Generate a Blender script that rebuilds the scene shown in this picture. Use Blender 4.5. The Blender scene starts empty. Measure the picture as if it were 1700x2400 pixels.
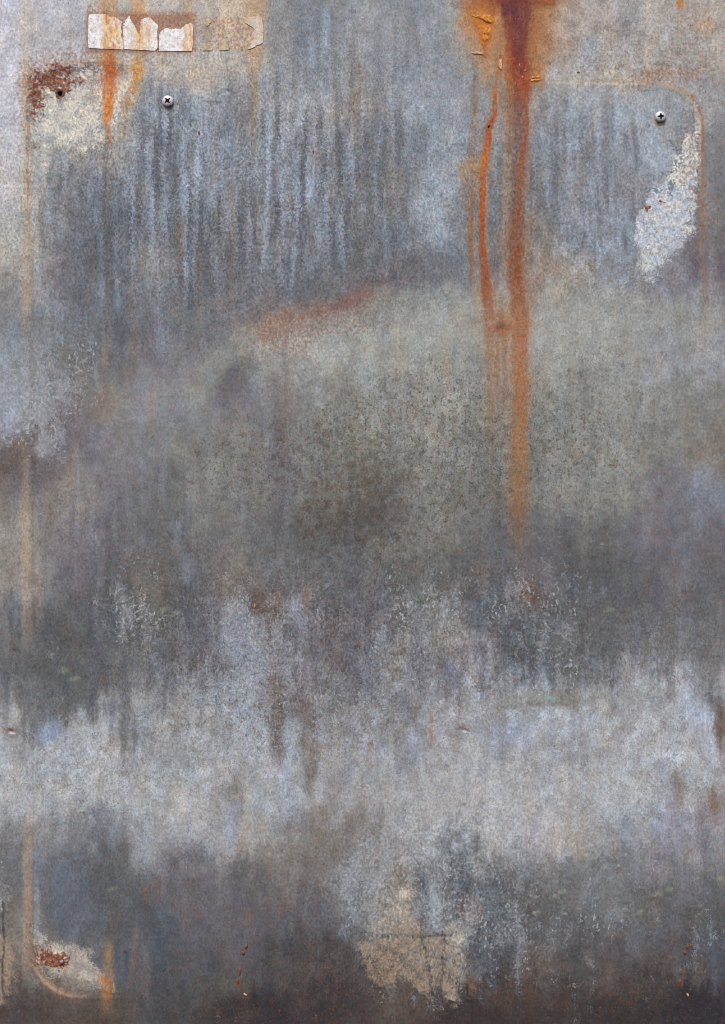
import bpy, bmesh, math, random
import numpy as np
from mathutils import Vector

# ------------------------------------------------------------------ camera, light, exposure
S = bpy.context.scene
C = S.collection
K = 0.0004                       # metres per millimetre-like working unit ("u"); the sheet is worked out in u
DIST = 3000                      # camera distance in u

def W(x, y, d=0.0):
    """working coordinates (x right, y down, d = distance out of the sheet) -> metres"""
    return Vector(((x - 850) * K, -d * K, (1200 - y) * K))

cam_d = bpy.data.cameras.new("camera")
cam = bpy.data.objects.new("camera", cam_d); C.objects.link(cam)
cam.location = W(850, 1200, DIST)
cam.rotation_euler = (math.radians(90), 0, 0)
cam_d.sensor_fit = 'VERTICAL'
cam_d.sensor_height = 24
cam_d.lens = 24 * DIST / 2400
cam_d.clip_start = 0.01
cam_d.clip_end = 100
S.camera = cam

SUN_EL, SUN_AZ = math.radians(58), math.radians(196)      # azimuth clockwise from +Y
world = bpy.data.worlds.new("World"); S.world = world
world.use_nodes = True
wn = world.node_tree.nodes; wl = world.node_tree.links
bg = wn["Background"]; sky = wn.new("ShaderNodeTexSky")
sky.sky_type = 'NISHITA'; sky.sun_disc = False
sky.sun_elevation = SUN_EL; sky.sun_rotation = SUN_AZ
sky.air_density = 1.0; sky.dust_density = 4.0; sky.ozone_density = 1.0
wl.new(sky.outputs[0], bg.inputs[0]); bg.inputs[1].default_value = 0.12
sun_d = bpy.data.lights.new("sun", 'SUN'); sun_d.energy = 1.2; sun_d.angle = math.radians(14)
sun_d.color = (1.0, 0.94, 0.86)
sun = bpy.data.objects.new("sun", sun_d); C.objects.link(sun)
sd_ = Vector((math.sin(SUN_AZ) * math.cos(SUN_EL), math.cos(SUN_AZ) * math.cos(SUN_EL), math.sin(SUN_EL)))
sun.rotation_euler = sd_.to_track_quat('Z', 'Y').to_euler()
sun.location = (0, -2, 3)

S.view_settings.view_transform = 'Standard'
S.view_settings.look = 'None'
S.view_settings.gamma = 1
S.view_settings.exposure = 0.75
S.cycles.filter_width = 0.75
LIGHT = np.array([1.115, 1.07, 1.05])       # what a white card would read in this light (measured)

# ------------------------------------------------------------------ colour helpers
def lin(c):
    c = np.asarray(c, float) / 255.0
    return np.where(c <= 0.04045, c / 12.92, ((c + 0.055) / 1.055) ** 2.4)
def alb(*c):
    """albedo of a surface that reads as this 8-bit colour in the photographed light"""
    return tuple(np.clip(lin(c) / LIGHT, 0.004, 0.86)) + (1.0,)

# ------------------------------------------------------------------ numpy noise
def vnoise(x, y, sx, sy, seed):
    rng = np.random.default_rng(seed)
    T = rng.random((64, 64))
    u, v = x / sx + 900.37, y / sy + 900.71
    iu, iv = np.floor(u).astype(int), np.floor(v).astype(int)
    fu, fv = u - iu, v - iv
    fu = fu * fu * (3 - 2 * fu); fv = fv * fv * (3 - 2 * fv)
    a = T[iu % 64, iv % 64]; b = T[(iu + 1) % 64, iv % 64]
    c = T[iu % 64, (iv + 1) % 64]; d = T[(iu + 1) % 64, (iv + 1) % 64]
    return (a * (1 - fu) + b * fu) * (1 - fv) + (c * (1 - fu) + d * fu) * fv
def fbm(x, y, sx, sy, seed, octv=4, r=0.55):
    t = 0; n = 0; a = 1
    for i in range(octv):
        t = t + a * vnoise(x, y, sx / 2 ** i, sy / 2 ** i, seed + 17 * i); n += a; a *= r
    return t / n - 0.5
def sstep(a, b, v):
    t = np.clip((v - a) / (b - a), 0, 1)
    return t * t * (3 - 2 * t)

# ------------------------------------------------------------------ the sheet as a grid
STEP = 3.0
gx = np.arange(-150, 1851, STEP); gy = np.arange(-150, 2551, STEP)
NX, NY = len(gx), len(gy)
X, Y = np.meshgrid(gx, gy)              # shape (NY, NX)
wr = np.random.default_rng(11)
# wander of every outline: slow drift, finer ragged detail, and single grains
wx = fbm(X, Y, 90, 90, 5, 5, .62) + wr.normal(0, .07, X.shape); wy = fbm(X, Y, 90, 90, 6, 5, .62) + wr.normal(0, .07, X.shape)
drip = fbm(X, Y, 20, 170, 8, 4, .7) * np.clip((Y - 1150) / 250, .25, 1) * (1 - .6 * sstep(1800, 1950, Y))

# general tone of the metal, read every 100 u (brightness + tint letter)
TONE = """
194p 182p 178w 178w 182w 166W 147n 130b 151n 147b 151n 150W 150w 171w 165n 168w 160w
208p 184p 178w 180w 186w 170w 149n 133b 153n 136b 151n 150w 150w 173n 170w 170w 160w
212p 174w 170w 152b 148b 138n 149n 155n 141w 150b 153b 145n 140w 154b 158b 165b 152n
191w 162g 150w 145b 136b 128b 140b 149b 117b 129b 167b 138b 135n 145b 148b 162b 129n
185w 128n 115b 125b 136b 139b 146b 138b 116n 117n 158b 125g 125n 141b 135p 155b 128n
167g 127p 103b 127b 123b 121n 119n 134b 112n 107b 157b 120n 125w 135b 150b 152b 107n
159w 120p 101b 130b 107b 108p 113b 110b 107n 110n 132b 125p 140w 153w 145b 130p 109p
133n 128b 104b 116p 119n 134w 155w 160g 161g 164g 169g 156g 163n 167g 157g 157n 145n
152b 112g 111n 120p 131n 113n 153g 155g 159g 155g 154g 149g 152g 145g 149g 157n 150n
145b 112r 128w 134n 130n 119p 126n 133g 136g 148g 149g 138g 140g 141g 144g 133g 131g
97r 107p 124p 129n 125g 126g 122n 131g 129g 142g 144g 130g 135g 147g 140g 129g 126w
107r 132w 112p 113n 121g 133g 121n 126g 115g 136g 130g 118g 130g 140g 139g 122p 131b
137w 116p 110p 109n 109n 115n 104n 97g 97n 125g 126g 103n 110n 113n 101n 110p 108p
139w 111p 96n 114w 100n 114w 112n 104n 104n 108g 103g 106n 106p 93n 93n 106p 100n
120n 101n 92b 92g 102p 119p 101r 116r 93p 119n 115n 98b 87n 100n 107n 104n 108n
100n 89n 98n 110n 115p 146b 131p 118p 117n 130n 120p 114p 100b 104n 104p 122n 117n
128n 109n 106n 143n 152n 165b 155n 134n 129n 136n 153n 159n 155b 153n 161n 172n 160n
169n 170b 172n 163n 164n 170n 156n 157n 144n 152n 160n 162n 168n 163n 168n 173n 154n
182n 183n 179n 176n 174n 166n 171b 170n 156n 171n 170n 179n 179n 179n 177n 180n 168n
141n 132n 128b 150n 166n 152w 146n 118w 127w 166n 176n 178n 170p 161w 159b 138p 147p
110n 110b 97n 107n 109p 101n 114w 115w 132n 130w 93b 106n 120n 117n 120n 125p 128n
115w 104b 89n 96b 99p 98p 99p 100n 119b 126w 112n 100b 99n 103n 111n 99n 97n
118w 125w 100b 85b 84n 88p 77n 78r 79r 106w 101w 97b 81r 79n 86p 78r 80b
76r 82w 80w 81n 74n 59r 53p 55r 67r 67r 54r 55r 58r 61r 55r 53p 49p
"""
TINT = dict(n=(-1, 0, 1), b=(-6, 0, 7), B=(-14, 0, 22), w=(6, 0, -7), W=(18, 0, -22), g=(0, 1, -4), p=(1, -1, 3), r=(5, -1, -2))
rows = [l.split() for l in TONE.strip().splitlines()]
G = np.zeros((24, 17, 3))
for j, r_ in enumerate(rows):
    for i, t in enumerate(r_):
        L = float(t[:-1]); o = TINT[t[-1]]
        G[j, i] = (L + o[0], L + o[1], L + o[2])
def sample_grid(px, py):
    u = np.clip((px - 50) / 100, 0, 15.999); v = np.clip((py - 50) / 100, 0, 22.999)
    iu, iv = np.floor(u).astype(int), np.floor(v).astype(int)
    fu, fv = (u - iu)[..., None], (v - iv)[..., None]
    fu = fu * fu * (3 - 2 * fu) * .6 + fu * .4; fv = fv * fv * (3 - 2 * fv) * .6 + fv * .4
    return (G[iv, iu] * (1 - fu) + G[iv, iu + 1] * fu) * (1 - fv) + (G[iv + 1, iu] * (1 - fu) + G[iv + 1, iu + 1] * fu) * fv
tone = sample_grid(X + wx * 130, Y + wy * 130 + drip * 210 + fbm(X, Y, 50, 60, 9, 4, .7) * 110)
low = fbm(X + wx * 40, Y + wy * 40, 60, 110, 31, 5, .66)
tone = tone * (1 + low * 0.30)[..., None]

def seg_d(px, py, a, b):
    vx, vy = b[0] - a[0], b[1] - a[1]
    t = np.clip(((px - a[0]) * vx + (py - a[1]) * vy) / (vx * vx + vy * vy + 1e-9), 0, 1)
    return np.hypot(px - a[0] - t * vx, py - a[1] - t * vy), t
def stroke_field(pts, soft=1.0, warp=0.0):
    """pts = [(x, y, half width, strength)]; returns slice + field of strength falling off past the width"""
    m = max(p[2] for p in pts) * (1.2 + soft) + warp + 8
    x0 = np.searchsorted(gx, min(p[0] for p in pts) - m); x1 = np.searchsorted(gx, max(p[0] for p in pts) + m)
    y0 = np.searchsorted(gy, min(p[1] for p in pts) - m); y1 = np.searchsorted(gy, max(p[1] for p in pts) + m)
    sl = (slice(y0, y1), slice(x0, x1))
    px = X[sl] + wx[sl] * warp * 2; py = Y[sl] + wy[sl] * warp * 2
    f = np.zeros(px.shape)
    ps = pts if len(pts) > 1 else [pts[0], (pts[0][0] + .01, pts[0][1], pts[0][2], pts[0][3])]
    for a, b in zip(ps[:-1], ps[1:]):
        d, t = seg_d(px, py, a, b)
        w = a[2] + (b[2] - a[2]) * t; s = a[3] + (b[3] - a[3]) * t
        f = np.maximum(f, s * (1 - sstep(w * (1 - soft * .5), w * (1 + soft * .7) + 1.5, d)))
    return sl, f
def paint(pts, col, soft=1.0, warp=8.0):
    sl, f = stroke_field(pts, soft, warp)
    tone[sl] = tone[sl] * (1 - f[..., None]) + np.array(col, float) * f[..., None]
def blob(x, y, rx, ry, col, a, warp=14, ang=0.0):
    m = max(rx, ry) * 1.7 + warp
    x0, x1 = np.searchsorted(gx, x - m), np.searchsorted(gx, x + m)
    y0, y1 = np.searchsorted(gy, y - m), np.searchsorted(gy, y + m)
    sl = (slice(y0, y1), slice(x0, x1))
    dx = X[sl] + wx[sl] * (warp * 2 + rx * .35) - x; dy = Y[sl] + (wy[sl] + drip[sl] * (ry > 30)) * (warp * 2 + ry * .35) - y
    ca, sa = math.cos(ang), math.sin(ang)
    r = np.hypot((dx * ca + dy * sa) / rx, (-dx * sa + dy * ca) / ry)
    f = a * (1 - sstep(0.35, 1.45, r))
    tone[sl] = tone[sl] * (1 - f[..., None]) + np.array(col, float) * f[..., None]
def poly_sd(pts, warp=0.0):
    """signed distance, positive inside"""
    px = X + wx * warp * 2; py = Y + wy * warp * 2
    d = np.full(X.shape, 1e9); ins = np.zeros(X.shape, bool)
    for a, b in zip(pts, pts[1:] + pts[:1]):
        dd, _ = seg_d(px, py, a, b); d = np.minimum(d, dd)
        if a[1] != b[1]:
            c = ((a[1] > py) != (b[1] > py)) & (px < (b[0] - a[0]) * (py - a[1]) / (b[1] - a[1]) + a[0])
            ins ^= c
    return np.where(ins, d, -d)
def field(items, base=0.0):
    """coverage field: soft elliptical patches (x, y, rx, ry, strength)"""
    f = np.full(X.shape, float(base))
    for x, y, rx, ry, s in items:
        r = np.hypot((X + wx * 60 - x) / rx, (Y + wy * 60 - y) / ry)
        f = f + s * (1 - sstep(0.3, 1.5, r))
    return f

# ---- soft stains in the tone
blob(550, 885, 34, 62, (100, 98, 100), .75)
blob(660, 960, 30, 130, (112, 106, 106), .6); blob(655, 1080, 26, 130, (106, 102, 104), .55)
blob(800, 1160, 120, 90, (98, 95, 90), .35); blob(850, 1240, 170, 60, (98, 95, 92), .25)
blob(360, 620, 48, 44, (158, 150, 138), .5)
blob(200, 470, 70, 130, (96, 98, 106), .35); blob(235, 560, 50, 110, (92, 97, 106), .5)
blob(95, 1045, 22, 34, (172, 170, 172), .7); blob(15, 960, 45, 60, (165, 168, 182), .6); blob(28, 1000, 24, 60, (168, 172, 188), .4)
paint([(0, 1085, 40, .6), (60, 1035, 24, .55), (112, 980, 12, .4)], (96, 82, 78), 1.2, 22)
blob(90, 1110, 70, 40, (96, 88, 96), .45)
blob(470, 1250, 26, 40, (130, 126, 118), .3); blob(560, 1300, 30, 50, (132, 128, 120), .5)
blob(620, 1420, 60, 34, (104, 82, 72), .6, ang=.5); 
blob(130, 1600, 100, 90, (92, 96, 96), .55); blob(330, 1480, 90, 60, (98, 100, 98), .4)
blob(450, 1440, 34, 90, (88, 90, 94), .5); blob(215, 1600, 26, 70, (86, 90, 94), .5)
blob(1100, 1330, 140, 44, (98, 98, 100), .5); blob(1010, 1370, 100, 50, (94, 96, 98), .35)
blob(1240, 1460, 110, 70, (90, 92, 94), .5); blob(1440, 1400, 110, 110, (92, 92, 94), .4); blob(1450, 1520, 80, 40, (98, 104, 102), .4)
blob(1400, 1560, 60, 36, (96, 99, 98), .4)
blob(1130, 1355, 60, 40, (100, 92, 86), .4); blob(1235, 1400, 34, 44, (112, 84, 72), .5)
blob(1290, 1290, 60, 60, (86, 84, 86), .4)
for x, y, rx, ry, c, a in [(555, 1480, 34, 90, (158, 162, 176), .5), (600, 1560, 30, 80, (160, 166, 180), .5), (700, 1440, 34, 40, (150, 154, 166), .45),
        (600, 1700, 60, 80, (172, 178, 186), .5), (450, 1760, 60, 60, (158, 160, 160), .3), (680, 1740, 34, 80, (168, 174, 184), .5), (120, 1720, 40, 30, (140, 152, 176), .5),
        (640, 1640, 40, 50, (108, 98, 94), .5), (655, 1700, 18, 90, (104, 96, 90), .6), (700, 1650, 26, 40, (104, 94, 90), .45), (730, 1760, 20, 120, (110, 102, 96), .5),
        (500, 1800, 40, 40, (168, 168, 166), .4), (260, 1840, 200, 44, (170, 171, 170), .4), (1180, 1720, 50, 40, (150, 160, 182), .5), (1180, 1740, 16, 60, (126, 130, 138), .4),
        (1330, 1690, 60, 34, (176, 182, 192), .5), (1620, 1650, 44, 90, (176, 182, 196), .55), (1665, 1730, 26, 80, (182, 188, 200), .5), (1690, 1690, 16, 60, (100, 80, 70), .6),
        (950, 1660, 20, 40, (114, 115, 123), .5), (960, 1760, 30, 60, (134, 135, 144), .4), (1060, 1590, 26, 30, (112, 112, 130), .4), (985, 1540, 26, 70, (100, 100, 108), .5),
        (880, 1620, 30, 80, (150, 150, 150), .35), (940, 1530, 20, 60, (150, 146, 136), .5), (1050, 1490, 60, 50, (150, 142, 130), .4), (1100, 1500, 60, 20, (160, 160, 160), .3),
        (850, 1560, 44, 90, (100, 98, 104), .5), (790, 1500, 50, 70, (98, 94, 96), .4),
        (1300, 1640, 120, 22, (126, 122, 106), .4), (1290, 1645, 60, 14, (140, 150, 142), .5),
        (540, 1860, 24, 44, (120, 112, 104), .4), (780, 1840, 40, 80, (130, 128, 128), .35), (1590, 1860, 26, 50, (108, 98, 90), .5), (1680, 1880, 20, 44, (120, 100, 88), .5),
        (1560, 1870, 30, 110, (160, 166, 180), .4), (1650, 1950, 14, 90, (110, 108, 116), .3), (1580, 1950, 40, 60, (140, 146, 166), .4), (1000, 1880, 130, 70, (168, 167, 164), .35),
        (1240, 1850, 160, 60, (168, 168, 168), .35), (480, 1960, 90, 34, (168, 168, 170), .35), (540, 1930, 24, 60, (150, 156, 176), .4)]:
    blob(x, y, rx, ry, c, min(.9, a * 1.3))
for x, y, rx, ry, c, a in [(160, 2090, 70, 110, (102, 108, 124), .45), (270, 2080, 44, 90, (92, 95, 96), .5), (410, 2060, 70, 70, (98, 96, 98), .35), (560, 2040, 60, 44, (90, 90, 92), .4),
        (640, 2110, 90, 50, (98, 96, 100), .3), (745, 2120, 60, 60, (90, 88, 92), .4), (840, 2080, 60, 90, (134, 140, 142), .3), (1050, 2060, 60, 60, (86, 92, 96), .5),
        (935, 2110, 46, 110, (148, 132, 114), .45), (985, 2080, 16, 90, (92, 96, 104), .6), (1020, 2090, 22, 110, (160, 166, 172), .55), (1040, 2160, 40, 26, (98, 96, 98), .5), (1100, 2130, 34, 40, (116, 96, 86), .6),
        (1160, 2200, 40, 60, (84, 88, 94), .5), (1280, 2150, 60, 90, (95, 96, 93), .45), (1520, 2120, 70, 60, (94, 95, 91), .4), (1660, 2100, 40, 60, (86, 88, 87), .5), (1400, 2060, 40, 60, (100, 110, 114), .4),
        (1270, 2250, 50, 40, (120, 108, 98), .35), (1210, 2330, 70, 44, (100, 80, 72), .4), (1420, 2280, 50, 60, (96, 80, 72), .4), (1640, 2280, 28, 40, (104, 98, 86), .5), (1680, 2280, 14, 60, (130, 134, 146), .3),
        (1500, 2330, 80, 40, (80, 70, 66), .4), (420, 2250, 60, 60, (92, 95, 100), .4), (290, 2270, 34, 50, (86, 90, 98), .6), (340, 2280, 20, 60, (120, 112, 112), .45), (520, 2300, 60, 44, (92, 90, 82), .5),
        (690, 2270, 70, 60, (80, 73, 70), .4), (700, 2360, 40, 50, (82, 70, 68), .45), (940, 2360, 90, 40, (104, 90, 80), .5), (640, 2390, 120, 24, (60, 52, 58), .5), (860, 2380, 30, 40, (64, 54, 54), .4),
        (60, 2380, 120, 24, (66, 56, 58), .4), (20, 2260, 28, 70, (140, 124, 108), .45), (60, 2200, 34, 90, (128, 126, 120), .4), (580, 2380, 30, 20, (104, 92, 82), .2), (240, 2400, 60, 16, (76, 62, 60), .4)]:
    blob(x, y, rx, ry, c, a)
# upper streaks (mineral run-off)
rs = np.random.default_rng(3)
for x, y0, y1, w, c, a in [(460, 355, 430, 8, (168, 182, 200), .8), (434, 400, 515, 8, (160, 174, 192), .6), (727, 400, 490, 8, (172, 184, 204), .7), (700, 390, 525, 6, (150, 164, 184), .5),
        (415, 330, 400, 8, (158, 170, 186), .5), (375, 180, 300, 4, (96, 102, 116), .6), (384, 300, 350, 9, (92, 100, 116), .6), (540, 300, 360, 8, (158, 168, 182), .4), (505, 420, 500, 6, (150, 164, 184), .5),
        (345, 320, 460, 10, (156, 166, 180), .4), (300, 380, 480, 9, (156, 168, 184), .4), (250, 340, 900, 7, (112, 104, 90), .45), (435, 600, 660, 5, (160, 178, 204), .7), (452, 600, 760, 6, (84, 90, 98), .55),
        (275, 640, 740, 6, (154, 164, 184), .5), (235, 640, 720, 6, (146, 156, 174), .5), (310, 600, 900, 5, (140, 116, 94), .4), (250, 780, 880, 6, (158, 130, 100), .4), (595, 180, 420, 7, (150, 124, 92), .35),
        (560, 330, 600, 12, (112, 112, 100), .4), (765, 10, 140, 7, (160, 172, 186), .6), (700, 30, 160, 14, (112, 120, 132), .5), (735, 80, 170, 8, (150, 160, 174), .5), (880, 100, 240, 16, (126, 132, 142), .4),
        (640, 260, 640, 5, (104, 106, 112), .3), (760, 330, 620, 6, (108, 110, 116), .3), (810, 300, 500, 8, (108, 112, 116), .4), (690, 560, 700, 4, (158, 170, 190), .5), (830, 180, 420, 10, (158, 136, 112), .3),
        (920, 280, 560, 16, (112, 114, 116), .4), (860, 460, 700, 10, (122, 116, 104), .35), (955, 380, 640, 6, (104, 110, 120), .4), (1010, 300, 560, 20, (158, 170, 184), .35), (1040, 380, 620, 16, (166, 178, 194), .35),
        (1165, 420, 560, 18, (104, 116, 130), .45), (1165, 560, 660, 14, (104, 104, 110), .4), (1255, 240, 600, 10, (100, 106, 110), .45), (1285, 380, 560, 14, (112, 116, 122), .35), (1330, 230, 520, 9, (158, 172, 190), .3),
        (1470, 300, 370, 5, (116, 124, 142), .4), (1630, 560, 690, 7, (96, 88, 96), .5), (1650, 600, 760, 7, (128, 108, 100), .5), (1690, 580, 680, 8, (90, 84, 96), .5), (1620, 540, 620, 14, (100, 98, 102), .5),
        (850, 520, 640, 6, (96, 100, 106), .4), (785, 500, 660, 7, (92, 100, 112), .4), (940, 640, 700, 6, (140, 130, 124), .3), (925, 720, 880, 7, (166, 148, 122), .35), (945, 730, 900, 4, (166, 148, 122), .3),
        (1050, 730, 980, 7, (166, 148, 122), .38), (355, 900, 1030, 8, (150, 130, 112), .45), (365, 900, 980, 5, (160, 158, 158), .4), (175, 1050, 1160, 16, (156, 140, 124), .45), (245, 900, 1010, 18, (132, 116, 108), .5),
        (335, 950, 1020, 10, (156, 154, 156), .35), (215, 1080, 1160, 10, (150, 150, 152), .35), (455, 1060, 1180, 10, (142, 142, 142), .4), (560, 1250, 1340, 20, (128, 124, 116), .4), (440, 1290, 1380, 8, (128, 140, 156), .5),
        (410, 1200, 1300, 8, (128, 130, 134), .4), (270, 1200, 1330, 8, (98, 98, 104), .4), (240, 1300, 1420, 7, (134, 134, 138), .35), (720, 1360, 1450, 6, (136, 100, 78), .4), (870, 1720, 1830, 4, (150, 112, 88), .4),
        (1010, 1650, 1760, 4, (158, 116, 90), .45), (640, 1300, 1500, 14, (100, 92, 88), .35), (1640, 1060, 1200, 14, (142, 148, 164), .4), (1600, 1120, 1380, 18, (126, 128, 136), .3)]:
    paint([(x + 3, y0, w * .6, 0), (x, y0 + (y1 - y0) * .25, w, a), (x - 2, y0 + (y1 - y0) * .7, w, a), (x, y1, w * .5, 0)], c, 1.2, 10)
for i in range(330):        # finer run-off streaks of the upper field
    x = rs.uniform(90, 1000) if i % 3 else rs.uniform(1240, 1500); y0 = rs.uniform(190, 560); l = rs.uniform(50, 190); w = rs.uniform(2, 6); a = rs.uniform(.15, .45)
    c = (164, 176, 194) if rs.random() < .5 else ((90, 95, 104) if rs.random() < .8 else (140, 122, 100))
    if y0 < 300 and x < 330: continue
    paint([(x, y0, w * .5, 0), (x + rs.uniform(-3, 3), y0 + l * .4, w, a), (x + rs.uniform(-4, 4), y0 + l, w * .5, 0)], c, 1, 10)
for i in range(110):        # shorter ones lower down
    x = rs.uniform(0, 1700); y0 = rs.uniform(1280, 2240); l = rs.uniform(30, 110); w = rs.uniform(3, 9); a = rs.uniform(.15, .4)
    k = 1 - max(0, (y0 - 1950) / 500)
    c = np.array((164, 168, 178) if rs.random() < .5 else (98, 94, 96)) * k
    paint([(x, y0, w * .5, 0), (x + rs.uniform(-3, 3), y0 + l * .4, w, a), (x + rs.uniform(-4, 4), y0 + l, w * .5, 0)], c, 1, 16)

edge = [(455, 905), (500, 820), (590, 752), (700, 735), (840, 698), (930, 672), (1060, 676), (1180, 690), (1310, 668), (1450, 690), (1600, 700), (1720, 706)]
paint([(x, y - 46, 30, .0 if x > 1300 else .6) for x, y in edge[1:7]], (108, 108, 112), 1.1, 14)
paint([(x, y + 34, 26, .6) for x, y in edge], (150, 151, 144), 1.1, 12)
blob(1000, 800, 240, 60, (154, 156, 149), .5, 20); blob(1400, 800, 240, 70, (156, 157, 151), .4, 20)
# purple-red arch with the dry zone beneath
paint([(560, 735, 10, .0), (640, 733, 16, .35), (740, 724, 15, .5), (800, 708, 16, .65), (860, 680, 18, .5), (920, 655, 22, .25)], (112, 92, 92), 1.3, 8)
paint([(700, 738, 5, 0), (760, 722, 8, .4), (820, 704, 9, .6), (850, 690, 7, .5), (880, 676, 5, 0)], (122, 84, 78), 1.5, 9)
paint([(590, 750, 24, .2), (690, 745, 24, .35), (780, 728, 20, .45), (850, 700, 22, .35), (900, 690, 14, .1)], (146, 118, 104), 1.4, 12)
blob(16, 180, 50, 260, (204, 202, 208), .55, 10); blob(20, 420, 40, 120, (190, 186, 186), .4, 10)
for p_, c_ in [([(1266, 744), (1271, 755), (1270, 768), (1266, 778)], (196, 178, 150)), ([(733, 1246), (730, 1256)], (70, 60, 56)), ([(386, 480), (394, 515), (398, 552)], (84, 90, 104)), ([(478, 238), (516, 240)], (110, 96, 84)), ([(265, 2325), (268, 2316), (266, 2308)], (210, 190, 160)), ([(20, 1708), (36, 1716)], (110, 80, 70)), ([(1078, 1704), (1094, 1712), (1100, 1712)], (104, 76, 68)),
               ([(1215, 190), (1219, 212)], (200, 170, 160)), ([(1211, 194), (1214, 206)], (190, 150, 140)), ([(395, 1246), (400, 1258)], (80, 76, 74)), ([(690, 505), (694, 520)], (84, 82, 84)), ([(178, 262), (190, 256), (204, 250)], (120, 104, 96))]:
    paint([(x, y, 1.6, .7) for x, y in p_], c_, .5, 2)
paint([(1120, 1654, 3, 0), (1200, 1658, 4, .35), (1290, 1656, 4, .45), (1400, 1652, 3, 0)], (112, 104, 92), 1.2, 12)
# left border stripes
paint([(60, -40, 14, .5), (62, 300, 14, .5), (62, 620, 12, .35)], (190, 176, 156), 1.0, 4)
paint([(20, -40, 18, .3), (22, 400, 18, .3), (10, 520, 10, 0)], (196, 196, 206), 1.0, 8)
paint([(66, 560, 9, .3), (64, 700, 10, .55), (62, 800, 10, .15), (60, 1000, 10, .1), (60, 1190, 10, .5), (62, 1400, 10, .6), (66, 1520, 12, .1)], (180, 158, 136), .9, 5)
paint([(70, 1880, 9, .1), (66, 2010, 9, .7), (62, 2180, 9, .75), (64, 2290, 8, .4)], (160, 140, 124), .9, 6)
paint([(83, 300, 6, .5), (84, 560, 6, .4), (86, 700, 4, 0)], (188, 192, 188), 1, 3)
paint([(84, 1980, 6, 0), (84, 2080, 6, .5), (86, 2190, 8, .6)], (150, 160, 172), 1, 4)
# top rust zone around the two big runs
blob(1200, 60, 120, 120, (176, 124, 80), .5, 16); blob(1200, 6, 130, 20, (128, 70, 48), .7, 8); blob(1140, 40, 60, 60, (184, 124, 72), .55); blob(1150, 120, 44, 90, (168, 132, 92), .45)
paint([(1262, -20, 26, .7), (1262, 60, 24, .6), (1262, 170, 22, .5), (1268, 200, 14, .2)], (166, 112, 66), 1.2, 12)
paint([(1186, 0, 16, .7), (1180, 100, 12, .55), (1186, 200, 10, .4), (1185, 380, 6, .35), (1180, 640, 6, .2)], (160, 118, 80), 1.2, 8)
paint([(1118, 190, 8, .4), (1108, 300, 8, .45), (1102, 400, 7, .4), (1090, 440, 7, .4), (1105, 520, 6, .4), (1104, 660, 5, .3)], (146, 106, 80), 1.2, 8)
blob(1300, 20, 40, 30, (170, 130, 96), .4); blob(1595, 10, 8, 14, (196, 122, 60), .7, 6); blob(1640, 30, 40, 40, (178, 148, 122), .3); blob(1655, 60, 30, 20, (196, 150, 110), .3)
blob(1420, 60, 90, 60, (164, 142, 130), .35, 30); blob(1380, 180, 110, 16, (186, 180, 166), .45); blob(1530, 175, 90, 14, (190, 166, 140), .45)
blob(1090, 400, 22, 26, (184, 158, 122), .6); blob(1270, 620, 22, 56, (158, 136, 108), .4); blob(1310, 640, 26, 26, (150, 126, 108), .3)
blob(1290, 690, 60, 20, (168, 156, 140), .4)
paint([(1215, -20, 54, .5), (1216, 80, 38, .4), (1220, 180, 34, .45), (1214, 240, 28, .3), (1214, 400, 24, .25), (1210, 640, 28, .35), (1218, 760, 28, .32), (1216, 1000, 24, .26), (1212, 1200, 22, .3), (1210, 1330, 18, 0)], (184, 114, 68), 1.3, 12)
paint([(1130, 20, 34, .35), (1138, 90, 22, .4), (1150, 200, 12, .2)], (194, 124, 72), 1.3, 12)
paint([(1135, 690, 24, .35), (1160, 760, 40, .32), (1155, 840, 24, .3), (1150, 1000, 18, .15)], (184, 132, 88), 1.3, 12)
# top left rust
paint([(250, -40, 16, .65), (252, 34, 18, .7)], (198, 150, 104), 1, 5); paint([(322, -40, 16, .6), (322, 34, 16, .7)], (196, 150, 106), 1, 5)
paint([(598, -40, 24, .55), (596, 40, 20, .55)], (194, 156, 116), 1, 5); paint([(438, -20, 14, .35), (438, 36, 12, .4)], (192, 158, 124), 1, 5)
paint([(255, 118, 14, .55), (258, 170, 26, .8), (256, 220, 20, .75), (252, 280, 11, .5), (256, 335, 7, .2)], (206, 138, 72), 1.2, 8)
paint([(326, 130, 10, .4), (322, 165, 15, .8), (312, 205, 11, .65), (298, 245, 8, .5), (290, 290, 6, .3), (286, 320, 5, .1)], (214, 152, 82), 1.1, 8)
paint([(378, 120, 5, .3), (376, 180, 4, .2)], (190, 150, 110), 1, 3)
paint([(592, 118, 16, .5), (594, 170, 12, .4), (598, 240, 8, .2)], (190, 146, 98), 1.1, 5)
paint([(400, 160, 20, .4), (480, 160, 18, .4), (600, 150, 14, .2)], (190, 176, 156), 1.2, 8)
blob(450, 185, 60, 20, (176, 154, 130), .3)
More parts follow.
